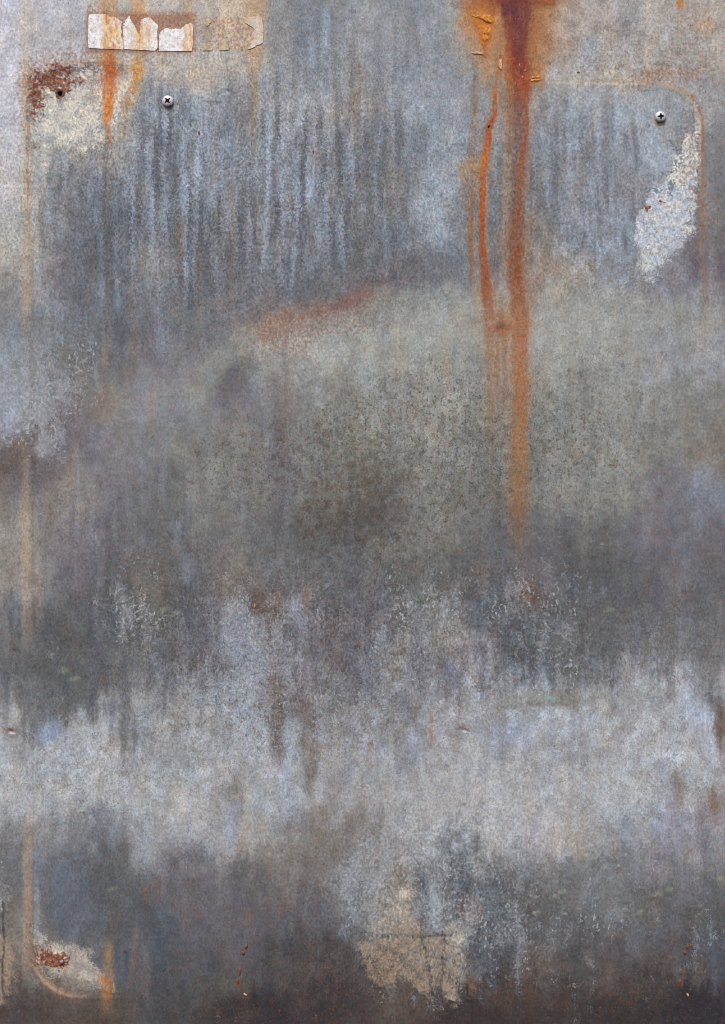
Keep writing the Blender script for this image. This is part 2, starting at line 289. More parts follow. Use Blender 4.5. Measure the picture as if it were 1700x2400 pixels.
# bottom-left
paint([(248, 2190, 10, .0), (252, 2230, 10, .6), (256, 2260, 9, .6), (252, 2310, 15, .7), (248, 2345, 12, .4), (246, 2380, 10, .1)], (168, 132, 96), 1.2, 8)
paint([(318, 2180, 5, .3), (312, 2260, 6, .4), (305, 2310, 5, .2)], (150, 116, 90), 1.1, 4)
paint([(80, 2200, 9, .4), (84, 2260, 9, .55), (105, 2300, 8, .55), (145, 2328, 8, .6), (190, 2336, 7, .3)], (160, 122, 98), 1.1, 3)
blob(190, 2295, 60, 34, (160, 150, 136), .7); blob(120, 2350, 120, 20, (92, 80, 76), .3)
paint([(1104, 2290, 5, .1), (1104, 2310, 6, .7), (1104, 2340, 4, .1)], (150, 112, 74), 1, 5)
for x, y in [(460, 2145), (340, 2090), (370, 2085), (585, 2150), (660, 2130)]:
    paint([(x, y - 34, 5, 0), (x, y, 6, .5), (x, y + 34, 4, 0)], (126, 88, 72), 1, 6)
for x, y in [(385, 1430), (410, 1440), (150, 1573), (172, 1590), (1300, 2098), (1322, 2088), (1540, 2098), (1565, 2088), (1430, 1430), (1255, 2140), (1500, 2140), (265, 2085), (1690, 2060)]:
    blob(x, y, 14, 5, (142, 148, 128), .6, 8, -.3)
blob(1460, 1350, 60, 20, (100, 104, 96), .3)

# ---- coverage fields for the layers that nodes break up into flecks and flakes
light_cov = field([(150, 820, 120, 120, .5), (190, 900, 60, 90, .5), (60, 950, 110, 110, 1.25), (130, 1050, 30, 60, .8), (300, 1400, 90, 120, .55), (330, 1470, 100, 90, .5), (560, 1480, 130, 150, .65), (690, 1460, 140, 120, .5),
                   (950, 1460, 120, 130, .65), (1090, 1420, 150, 90, .6), (1290, 1440, 110, 170, .75), (1530, 1460, 60, 60, .5), (600, 1700, 300, 110, .55), (1100, 1640, 400, 110, .5), (1560, 1620, 160, 110, .6),
                   (880, 2070, 120, 150, 1.15), (1040, 2010, 80, 60, .7), (1050, 2150, 90, 120, .8), (1200, 2080, 110, 130, .55), (1440, 2090, 130, 130, .65), (1130, 2230, 110, 110, .5), (1290, 2230, 110, 90, .5), (1660, 2200, 60, 110, .6), (130, 1700, 100, 60, .6), (80, 1560, 90, 70, .4),
                   (1540, 620, 90, 60, .5), (1450, 620, 130, 60, .4), (1690, 640, 40, 60, .5), (5, 2120, 16, 140, .9), (980, 2300, 110, 80, .6), (1430, 2310, 200, 40, .25)], -.95)
dark_cov = field([(1000, 1060, 240, 220, .75), (800, 1120, 180, 160, .6), (1330, 1120, 220, 160, .4), (550, 1090, 140, 110, .55), (860, 1260, 150, 80, .5), (300, 1800, 340, 110, .28), (1200, 1850, 420, 90, .15), (720, 1700, 200, 120, .35), (1600, 1850, 130, 160, .1), (1420, 930, 250, 160, .3), (500, 1600, 220, 130, .4),
                  (300, 120, 200, 110, .2), (1460, 110, 240, 110, .3)], -.95)
red_cov = field([(670, 795, 80, 56, .85), (770, 755, 120, 36, .8), (640, 760, 60, 34, .4), (610, 760, 60, 30, .4), (850, 710, 60, 30, .3), (1460, 90, 250, 90, .35), (1560, 170, 90, 30, .5), (1390, 160, 50, 16, .6), (70, 350, 26, 170, .5), (660, 960, 26, 60, .4), (1400, 620, 160, 50, .25), (1640, 500, 50, 160, .8), (1600, 370, 50, 70, .45), (1640, 270, 30, 90, .6), (1560, 180, 120, 24, .5),
                 (130, 165, 90, 36, .8), (78, 220, 36, 80, .7), (190, 190, 90, 50, .5), (110, 2240, 60, 50, .7), (270, 130, 200, 16, .55), (210, 90, 30, 60, .5), (1280, 900, 240, 160, .1), (1660, 120, 60, 110, .4), (210, 20, 60, 30, .4)], -1.0)
streak = field([(560, 420, 400, 240, 1.0), (1330, 420, 170, 180, .55), (880, 120, 240, 90, .4), (300, 760, 240, 120, .35), (330, 1200, 260, 160, .22), (650, 1560, 300, 160, .25), (900, 2060, 240, 120, .25)], .0)
np.clip(streak, 0, 1, out=streak)
grain = np.clip(field([(560, 450, 560, 330, .45), (1350, 440, 260, 260, .25), (700, 1500, 500, 200, .35), (1020, 2150, 260, 200, .45), (1350, 1480, 400, 160, .15), (420, 1000, 260, 200, -.12), (1480, 1250, 260, 180, -.1), (480, 2150, 300, 180, -.08), (1000, 780, 500, 110, -.1)], .58), .3, 1.3)
patch = np.clip(field([(760, 1560, 420, 260, .75), (1300, 1640, 500, 160, .6), (300, 1800, 400, 120, .35), (950, 2120, 240, 180, .7), (60, 930, 110, 120, .7), (1450, 610, 200, 70, .6), (1400, 100, 300, 110, .4), (1600, 1800, 130, 200, .6)], .12), 0, 1)

# white flaked patch right, cream patches left, flaking paint below
flake = poly_sd([(1639, 290), (1628, 310), (1608, 318), (1604, 332), (1587, 359), (1578, 375), (1575, 395), (1559, 411), (1554, 433), (1527, 445), (1515, 462), (1508, 486), (1491, 510), (1487, 558), (1499, 594),
                 (1494, 630), (1510, 640), (1527, 658), (1542, 630), (1566, 601), (1602, 570), (1626, 543), (1631, 486), (1636, 390)], 3)
flake = np.maximum(flake, poly_sd([(1622, 236), (1634, 250), (1640, 320), (1630, 320), (1630, 270)], 3))
flake = flake + fbm(X, Y, 30, 40, 93, 4, .75) * 22
flake = np.where(Y > 540, flake * .35, flake)
flake = np.where((X > 1600) & (Y > 300), np.minimum(flake, 1e3), flake)
cr1 = poly_sd([(76, 330), (78, 235), (104, 186), (170, 164), (322, 168), (306, 224), (286, 270), (262, 300), (240, 330), (200, 350), (120, 345)], 12)
cr1 = cr1 * .6 + 3 + fbm(X, Y, 40, 40, 92, 4, .7) * 26
blob(285, 205, 44, 50, (212, 172, 124), .75, 10); blob(250, 195, 40, 60, (206, 140, 78), .6, 12); blob(110, 200, 60, 70, (180, 150, 128), .3, 20); blob(205, 275, 26, 18, (196, 166, 136), .5); blob(150, 290, 50, 50, (186, 184, 178), .4); blob(240, 300, 50, 40, (170, 168, 158), .4)
cr2 = poly_sd([(78, 2178), (110, 2205), (160, 2216), (205, 2224), (222, 2256), (244, 2288), (252, 2318), (170, 2290), (120, 2290), (86, 2262)], 6)
cr3 = poly_sd([(836, 2204), (866, 2204), (868, 2168), (900, 2150), (930, 2096), (962, 2090), (975, 2160), (1000, 2186), (1040, 2188), (1062, 2160), (1086, 2180), (1078, 2260), (1068, 2345), (1044, 2352), (1036, 2310), (1010, 2330), (970, 2320), (940, 2290), (910, 2310), (880, 2300), (862, 2260), (844, 2230)], 8)
band = np.minimum(np.minimum(X - 862, 968 - X) * .4, 6 - np.abs(Y - 2191 - (X - 862) * .03)) + wx * 8
cr3 = cr3 + fbm(X, Y, 14, 18, 91, 3, .7) * 26
cr3 = np.where(band > -4, np.minimum(cr3, -band * 1.5), cr3)
blob(985, 2300, 30, 34, (100, 92, 88), .6); blob(900, 2190, 40, 8, (88, 90, 94), .8, 6); blob(958, 2230, 12, 40, (96, 92, 92), .5)
blob(920, 2130, 60, 60, (146, 132, 116), .5, 20)
paint([(990, 2034, 3, .3), (1005, 2075, 8, .75), (1018, 2120, 13, .75), (1030, 2165, 12, .5), (1040, 2190, 8, .2)], (166, 172, 178), .9, 10)
paint([(996, 2050, 6, .5), (998, 2110, 8, .6), (994, 2170, 8, .6)], (86, 90, 98), .9, 8)
cr4 = poly_sd([(-40, 2190), (14, 2190), (34, 2240), (30, 2330), (8, 2356), (-40, 2350)], 6)
crack = np.full(X.shape, 99.0)
def add_line(pts, warp=4):
    for a, b in zip(pts[:-1], pts[1:]):
        d, _ = seg_d(X + wx * warp * 2, Y + wy * warp * 2, a, b); np.minimum(crack, d, out=crack)
add_line([(968, 2194), (1060, 2190)], 6)
add_line([(992, 2190), (1000, 2250), (1012, 2310), (1020, 2350)], 16); add_line([(1046, 2180), (1034, 2250), (1030, 2300), (1038, 2345)], 16)
add_line([(8, 2120), (10, 2190), (6, 2290), (12, 2350)], 8)
line_cov = np.clip(2.2 - crack, -12, 4)

cream_low = field([(950, 2260, 160, 130, 1.2), (10, 2280, 60, 120, 1.2), (170, 2260, 100, 60, .45)], 0)
flake_warm = field([(1610, 370, 60, 70, .12)], -.02)
cream = np.maximum(np.maximum(np.minimum(cr1, 16), np.minimum(cr2 * .8, 12)), np.maximum(np.minimum(cr3 * .8, 4), np.minimum(cr4 * .7 - 2, 7)))

# thick rust crust (dark, blistered) of the two corners
crust = field([(86, 224, 17, 18, 1.5), (80, 262, 9, 12, 1.2), (96, 246, 20, 22, .75), (108, 184, 22, 14, .8), (92, 200, 14, 16, .65), (126, 190, 14, 14, .9), (144, 156, 24, 10, .9), (136, 178, 34, 16, .7), (150, 200, 24, 16, .75), (185, 184, 20, 10, .75), (205, 152, 40, 6, .6),
               (240, 176, 14, 10, .5), (142, 219, 15, 15, 1.2), (150, 185, 80, 40, .5), (90, 225, 40, 60, .45), (76, 330, 6, 60, .45), (115, 165, 40, 10, .5), (102, 2240, 30, 32, .95), (145, 2256, 26, 26, 1.5), (120, 2262, 44, 30, .6), (82, 330, 10, 60, .3), (125, 2255, 34, 34, .3),
               (1518, 484, 8, 12, 2.4), (1550, 470, 7, 8, 2.3), (1552, 408, 6, 6, 2.0), (1210, 2, 110, 8, .3)], -1.0)
# bare blue-grey metal showing in chips
chip = field([(150, 165, 40, 12, .9), (180, 158, 30, 8, 1.0), (226, 155, 24, 10, 1.25), (226, 168, 12, 6, 1.2), (272, 156, 14, 6, 1.3), (294, 158, 12, 7, 1.3), (100, 290, 40, 24, .6), (130, 245, 40, 20, .35), (70, 262, 16, 24, .6), (115, 2300, 60, 14, .5), (170, 2215, 60, 6, .6), (200, 210, 40, 24, .3), (88, 2200, 20, 20, .4),
              (1606, 318, 10, 8, 1.1), (1590, 350, 8, 20, 1.7), (1578, 382, 7, 14, 1.6), (1566, 432, 9, 20, 1.9), (1558, 400, 16, 8, 1.1), (1612, 300, 12, 16, .8), (1530, 442, 26, 6, 1.5), (1510, 472, 8, 18, 1.2),
              (1636, 390, 3, 40, .8), (1500, 202, 60, 4, .8), (1530, 205, 50, 4, .5), (1545, 560, 30, 24, .35), (1600, 480, 60, 30, .2), (210, 330, 80, 30, .2)], -1.0)

# ---- rust runs: coverage + own colour
rust = np.full(X.shape, -1.0)
rcol = np.zeros(X.shape + (3,)); rcol[:] = (176, 100, 52); rw = np.full(X.shape, .001)
def run(pts, cols, soft=.8, warp=5.0):
    """pts (x, y, half width, strength), cols list of one colour per point"""
    m = max(p[2] for p in pts) * 2.2 + 14
    x0 = np.searchsorted(gx, min(p[0] for p in pts) - m); x1 = np.searchsorted(gx, max(p[0] for p in pts) + m)
    y0 = np.searchsorted(gy, min(p[1] for p in pts) - m); y1 = np.searchsorted(gy, max(p[1] for p in pts) + m)
    sl = (slice(y0, y1), slice(x0, x1))
    px = X[sl] + wx[sl] * warp * 2; py = Y[sl] + wy[sl] * warp
    best = np.full(px.shape, 0.0); bc = np.zeros(px.shape + (3,))
    for i in range(len(pts) - 1):
        a, b = pts[i], pts[i + 1]
        d, t = seg_d(px, py, a, b)
        w = a[2] + (b[2] - a[2]) * t; s = a[3] + (b[3] - a[3]) * t
        f = s * (1 - sstep(w * (1 - soft), w * (1 + soft) + 2, d))
        c = np.array(cols[i], float) * (1 - t[..., None]) + np.array(cols[i + 1], float) * t[..., None]
        up = f > best; best = np.where(up, f, best); bc[up] = c[up]
    cur = rust[sl] + 1
    tot = cur + best + 1e-6
    rcol[sl] = np.where((best > 0)[..., None], (rcol[sl] * cur[..., None] + bc * best[..., None]) / tot[..., None], rcol[sl])
    rust[sl] = np.maximum(cur, best) - 1
P1, RD, BR, OR, TN, DB = (118, 62, 64), (152, 68, 38), (122, 84, 70), (192, 108, 50), (176, 124, 78), (128, 76, 54)
run([(1212, -30, 36, 1.7), (1212, 30, 34, 1.7), (1212, 70, 27, 1.7), (1214, 120, 21, 1.6), (1220, 165, 22, 1.7), (1224, 200, 20, 1.7), (1216, 250, 19, 1.15), (1216, 340, 17, .82), (1215, 460, 17, .85), (1207, 630, 17, 1.1), (1212, 690, 18, 1.1), (1219, 760, 20, 1.05), (1218, 880, 18, 1.0), (1218, 960, 16, 1.0), (1220, 1060, 19, .85), (1214, 1140, 20, .8), (1212, 1210, 16, .6), (1212, 1280, 8, .3)],
    [(96, 48, 64), (98, 48, 60), (106, 50, 56), (124, 56, 48), (140, 62, 42), (150, 68, 42), (128, 84, 74), (126, 90, 80), (132, 90, 74), (146, 84, 50), (152, 92, 60), (170, 106, 66), (176, 112, 64), (168, 112, 66), (174, 122, 76), (156, 118, 84), (150, 112, 80), (120, 104, 92)], .45)
run([(1232, 180, 6, 1.2), (1232, 300, 4.5, 1.3), (1218, 400, 7, 1.3), (1220, 450, 6, 1.2), (1214, 520, 8, 1.1), (1208, 640, 10, 1.2)], [(166, 84, 38), (172, 92, 50), (176, 96, 48), (166, 94, 58), (140, 80, 58), (142, 78, 44)], .9)
run([(1194, 40, 7, 1.1), (1194, 170, 8, 1.1), (1196, 240, 5, .9), (1192, 360, 4, .6)], [(176, 92, 50), (184, 104, 52), (160, 100, 66), (150, 106, 80)], .8)
run([(1240, 20, 22, .9), (1246, 120, 14, .75), (1254, 188, 12, .75)], [(160, 92, 56), (176, 112, 60), (180, 116, 60)], .9)
run([(1140, -30, 40, 1.1), (1200, 0, 16, 1.4), (1290, 4, 10, 1.1)], [(150, 70, 40), (132, 56, 46), (160, 92, 60)], .7)
run([(1150, 0, 10, 1.3), (1155, 30, 8, 1.2)], [(132, 66, 60), (160, 90, 56)], .8)
run([(1132, 30, 28, 1.2), (1138, 60, 19, 1.5), (1138, 90, 12, 1.5), (1142, 110, 7, .9), (1140, 130, 9, .8)], [(204, 128, 58), (206, 122, 46), (204, 118, 44), (190, 112, 56), (186, 122, 70)], .6)
paint([(1162, 215, 8, .3), (1160, 270, 10, .4), (1144, 310, 13, .4), (1136, 380, 15, .45), (1132, 560, 13, .4), (1136, 680, 18, .5)], (176, 130, 92), 1.2, 8)
run([(1172, 135, 8.1, 0.74), (1172, 160, 8.1, 0.93), (1166, 190, 3.6, 0.74), (1162, 215, 4.3, 1.21), (1162, 250, 3.6, 1.30), (1157, 275, 5.0, 1.30), (1147, 296, 5.8, 1.35), (1144, 330, 6.5, 1.40), (1138, 368, 6.5, 1.40), (1134, 400, 5.8, 1.40), (1132, 470, 5.4, 1.40), (1132, 560, 5.8, 1.35), (1137, 640, 9.9, 1.19), (1140, 690, 11.7, 1.15), (1146, 740, 14.4, 0.98), (1148, 800, 12.6, 0.81), (1146, 860, 8.1, 0.59)],
    [(180, 120, 76), (190, 124, 74), (180, 112, 64), (184, 104, 56), (184, 98, 50), (176, 92, 46), (164, 84, 46), (184, 96, 48), (198, 108, 44), (188, 100, 40), (182, 94, 42), (166, 88, 46), (152, 84, 50), (158, 90, 60), (166, 106, 70), (166, 114, 80), (160, 118, 86)], .5)
run([(1140, 275, 4, .9), (1140, 310, 5, .9)], [(180, 118, 80), (172, 96, 56)], .9)
run([(1120, 382, 12, .85), (1112, 430, 5, .9), (1106, 500, 4, 1.0), (1104, 620, 4, .9), (1102, 690, 4, .5)], [(190, 140, 90), (176, 116, 70), (170, 110, 66), (160, 104, 72), (150, 110, 86)], .8)
run([(1116, 374, 4, .8), (1096, 384, 4, .75), (1082, 402, 4, .75), (1086, 426, 4, .7), (1094, 446, 3, .4)], [(182, 130, 84)] * 5, .9)
run([(1175, 772, 20, 1.15), (1176, 774, 20, 1.15)], [(164, 100, 66)] * 2, .8)
run([(1160, 745, 20, .9), (1175, 760, 30, .95), (1200, 770, 20, .9)], [(166, 110, 76)] * 3, .9)
for x, y1, s in [(1148, 1140, .85), (1167, 960, .95), (1184, 1000, .8), (1156, 1180, .5)]:
    run([(x, 800, 4, s), (x, 860, 4, s), (x - 1, (900 + y1) / 2, 4, s * .85), (x, y1, 3, .3)], [(166, 118, 82), (164, 118, 84), (160, 124, 92), (150, 130, 100)], .9)
run([(1262, 150, 8, .8), (1262, 195, 9, .8)], [(196, 132, 70)] * 2, .9)
run([(254, 120, 9, .8), (258, 165, 15, 1.35), (257, 200, 15, 1.4), (256, 250, 10, 1.4), (250, 280, 8, 1.2), (254, 310, 5, .9), (258, 335, 4, .7)], [(190, 120, 76), (192, 96, 44), (206, 114, 46), (222, 134, 46), (218, 132, 54), (194, 126, 80), (180, 120, 90)], .8)
run([(322, 148, 8, .6), (320, 170, 9, .9), (308, 215, 6, .7), (296, 255, 4, .5), (290, 290, 3, .2)], [(220, 144, 64)] * 5, .9)
run([(256, 2215, 4, .6), (254, 2240, 4, .9), (256, 2262, 3, .5)], [(176, 136, 92)] * 3, .8)
run([(226, 2280, 8, .6), (246, 2300, 12, 1.2), (252, 2322, 10, 1.0), (246, 2345, 7, .8), (244, 2375, 6, .3)], [(190, 130, 76), (188, 118, 60), (176, 114, 66), (170, 112, 68), (140, 100, 70)], .8)
run([(700, 1380, 4, .0), (715, 1400, 5, .5), (720, 1440, 4, .2)], [(136, 92, 70)] * 3, .8)
run([(1592, 4, 4, 1.0), (1594, 14, 4, 1.1), (1586, 22, 3, .6)], [(206, 128, 50)] * 3, .8)
run([(1302, 622, 7, .5), (1304, 640, 6, .5)], [(150, 96, 60)] * 2, .9)
run([(1268, 600, 5, .6), (1258, 670, 8, .6), (1256, 690, 4, .2)], [(176, 130, 80), (160, 110, 70), (150, 110, 80)], .9)
run([(1233, 1395, 12, .5), (1236, 1405, 12, .5)], [(132, 90, 74)] * 2, .9)
run([(560, 2270, 4, .6), (556, 2310, 5, .8)], [(142, 84, 62)] * 2, .9)
run([(1602, 2270, 4, .6), (1596, 2310, 5, .8)], [(142, 84, 62)] * 2, .9)

# ---- pressed outline of the recessed field (a rounded rectangle, slightly skewed)
def arc(cx, cy, r, a0, a1, n=10):
    return [(cx + r * math.cos(math.radians(a0 + (a1 - a0) * i / n)), cy + r * math.sin(math.radians(a0 + (a1 - a0) * i / n))) for i in range(n + 1)]
outline = (arc(178, 258, 105, 180, 270) + [(600, 166), (1200, 193), (1480, 199)] + arc(1545, 297, 94, 275, 360) + [(1640, 900), (1641, 1600)] +
           arc(1531, 2222, 110, 0, 90) + [(1000, 2334)] + arc(186, 2222, 112, 90, 180))
osd = poly_sd(outline, 0)
depth = np.clip(field([(1640, 270, 200, 160, 2.4), (73, 1300, 90, 1500, 1.6), (110, 230, 130, 150, .9), (110, 2290, 160, 120, 1.4)], .1), .1, 3)
H = -depth * sstep(-12, 14, osd)                                        # the field lies about a millimetre back
keep = field([(1600, 260, 130, 130, 1.0), (100, 230, 120, 120, .8), (73, 1200, 60, 1400, .75), (150, 2280, 150, 120, .9), (1300, 195, 200, 30, .3)], .0)
H += np.clip(keep, 0, 1) * 1.6 * np.exp(-((osd + 5) / 4.5) ** 2)    # little raised lip on its edge
H += fbm(X, Y, 420, 420, 71, 3) * 5 + fbm(X, Y, 60, 60, 72, 3) * .6  # gentle waves in the sheet
crust_h = fbm(X, Y, 20, 20, 79, 2)
H += np.clip(crust + 1, 0, 1.3) * (np.abs(fbm(X, Y, 12, 12, 73, 3)) * 7)
H += np.clip(rust, 0, .7) * fbm(X, Y, 9, 14, 74, 3) * 2.2
for x, y in [(27, 1716), (1086, 1712)]:
    H += -2.2 * np.exp(-(((X - x) / 9) ** 2 + ((Y - y + 2) / 4) ** 2)) + 1.8 * np.exp(-(((X - x - 3) / 8) ** 2 + ((Y - y - 4) / 3) ** 2))
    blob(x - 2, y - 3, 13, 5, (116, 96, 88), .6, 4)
    blob(x + 4, y + 3, 7, 3, (196, 196, 198), .8, 2)  # highlight on the dent's lower lip, painted into the tone
H += -3 * np.exp(-(((X - 1175) / 11) ** 2 + ((Y - 772) / 9) ** 2))
blob(1172, 774, 14, 12, (104, 100, 104), .9, 8)
# light / brown pair of lines on the pressed edge
e = np.clip(keep, 0, 1)
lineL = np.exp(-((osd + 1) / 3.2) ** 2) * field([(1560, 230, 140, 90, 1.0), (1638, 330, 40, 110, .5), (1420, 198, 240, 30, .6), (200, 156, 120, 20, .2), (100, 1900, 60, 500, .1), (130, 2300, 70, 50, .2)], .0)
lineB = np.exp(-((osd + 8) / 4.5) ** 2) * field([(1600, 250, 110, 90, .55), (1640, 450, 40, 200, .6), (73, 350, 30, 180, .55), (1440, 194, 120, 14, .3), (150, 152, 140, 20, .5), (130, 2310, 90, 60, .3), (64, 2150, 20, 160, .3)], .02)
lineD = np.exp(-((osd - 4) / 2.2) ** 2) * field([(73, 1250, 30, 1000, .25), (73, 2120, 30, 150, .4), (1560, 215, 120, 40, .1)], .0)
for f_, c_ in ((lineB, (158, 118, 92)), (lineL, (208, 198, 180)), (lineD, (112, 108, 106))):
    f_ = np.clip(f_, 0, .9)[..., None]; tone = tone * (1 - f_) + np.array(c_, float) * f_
# screws: dirty halo under each head
for x, y in [(394, 240), (1548, 277)]:
    blob(x, y + 7, 17, 16, (150, 136, 112), .6, 5); blob(x + 1, y + 13, 12, 6, (128, 104, 84), .5, 3)
# decal ghosts
for x0, x1, a in [(474, 537, .3), (538, 617, .3)]:
    g = sstep(-1, 3, np.minimum(np.minimum(X - x0, x1 - X), np.minimum(Y - 39, 119 - Y)) + wx * 4)
    g = (g * a)[..., None]; tone = tone * (1 - g) + np.array((190, 150, 116), float) * g
dd = np.maximum(np.maximum(207 - X, X - 455), np.maximum(33 - Y, Y - 119))
g = (np.exp(-(np.clip(dd, 0, 99) / 7) ** 2) * .45)[..., None]; tone = tone * (1 - g) + np.array((152, 104, 78), float) * g
red_cov += .6 * np.exp(-(np.clip(dd, 0, 99) / 9) ** 2)
red_cov += .75 * sstep(-4, 4, np.minimum(np.minimum(X - 470, 620 - X), np.minimum(Y - 38, 120 - Y)))
under = sstep(-1, 3, np.minimum(np.minimum(X - 289, 455 - X), np.minimum(Y - 34, 116 - Y)))    # rusted metal where the decals tore off
red_cov += under * .25; g = (under * .4)[..., None]; tone = tone * (1 - g) + np.array((162, 112, 84), float) * g

tone = np.clip(tone, 20, 240)
tone_lin = np.clip(lin(tone) / LIGHT, .003, .86); rcol_lin = np.clip(lin(rcol) / LIGHT, .003, .86)

# ------------------------------------------------------------------ node helpers
class NT:
    def __init__(s, mat):
        mat.use_nodes = True; s.t = mat.node_tree; s.n = s.t.nodes; s.l = s.t.links
        s.bsdf = s.n["Principled BSDF"]; s.tc = s.n.new("ShaderNodeTexCoord")
        sep = s.n.new("ShaderNodeSeparateXYZ"); s.l.new(s.tc.outputs["Object"], sep.inputs[0])
        cb = s.n.new("ShaderNodeCombineXYZ"); s.l.new(sep.outputs[0], cb.inputs[0]); s.l.new(sep.outputs[2], cb.inputs[1])
        s.P = cb.outputs[0]; s.sy = sep; s.Pg = None
    def put(s, sock, v):
        if isinstance(v, bpy.types.NodeSocket): s.l.new(v, sock)
        elif v is not None: sock.default_value = v
    def math(s, op, a, b=None, c=None, clamp=False):
        m = s.n.new("ShaderNodeMath"); m.operation = op; m.use_clamp = clamp
        s.put(m.inputs[0], a); s.put(m.inputs[1], b)
        if c is not None: s.put(m.inputs[2], c)
        return m.outputs[0]
    def warped(s, per=5, amt=9):
        v = s.n.new("ShaderNodeVectorMath"); v.operation = 'SUBTRACT'; s.l.new(s.noise(per, per, 2, .6, 77, 0, True), v.inputs[0]); v.inputs[1].default_value = (.5, .5, .5)
        w = s.n.new("ShaderNodeVectorMath"); w.operation = 'MULTIPLY_ADD'; s.l.new(v.outputs[0], w.inputs[0]); w.inputs[1].default_value = (amt * K,) * 3; s.l.new(s.P, w.inputs[2])
        s.Pg = w.outputs[0]
    def noise(s, px, pz, detail=3, rough=.55, seed=0, dist=0.0, color=False, wp=False):
        v = s.n.new("ShaderNodeVectorMath"); v.operation = 'MULTIPLY_ADD'
        s.l.new(s.Pg if wp else s.P, v.inputs[0]); v.inputs[1].default_value = (1 / (px * K), 1 / (pz * K), 0); v.inputs[2].default_value = (seed * 7.31 + 3, seed * 3.77 + 11, 0)
        n = s.n.new("ShaderNodeTexNoise"); n.noise_dimensions = '2D'
        n.inputs["Scale"].default_value = 1; n.inputs["Detail"].default_value = detail; n.inputs["Roughness"].default_value = rough; n.inputs["Distortion"].default_value = dist
        s.l.new(v.outputs[0], n.inputs["Vector"])
        return n.outputs["Color" if color else "Fac"]
    def attr(s, name, color=False):
        a = s.n.new("ShaderNodeAttribute"); a.attribute_name = name
        return a.outputs["Color" if color else "Fac"]
    def ramp(s, v, a, b, clamp=True):
        m = s.n.new("ShaderNodeMapRange"); m.interpolation_type = 'SMOOTHSTEP' if clamp else 'LINEAR'
        s.put(m.inputs[0], v); m.inputs[1].default_value = a; m.inputs[2].default_value = b
        return m.outputs[0]
    def mix(s, f, a, b, mode='MIX'):
        m = s.n.new("ShaderNodeMix"); m.data_type = 'RGBA'; m.blend_type = mode
        s.put(m.inputs[0], f); s.put(m.inputs[6], a); s.put(m.inputs[7], b)
        return m.outputs[2]
    def scale(s, col, f):
        v = s.n.new("ShaderNodeVectorMath"); v.operation = 'SCALE'; s.put(v.inputs[0], col); s.put(v.inputs[3], f); return v.outputs[0]
    def cover(s, attr, noise, amp, soft):
        """attribute + centred noise, thresholded"""
        t = s.math('MULTIPLY_ADD', noise, amp, -amp * .5)
        t = s.math('ADD', s.attr(attr) if isinstance(attr, str) else attr, t)
        return s.ramp(t, -soft, soft)

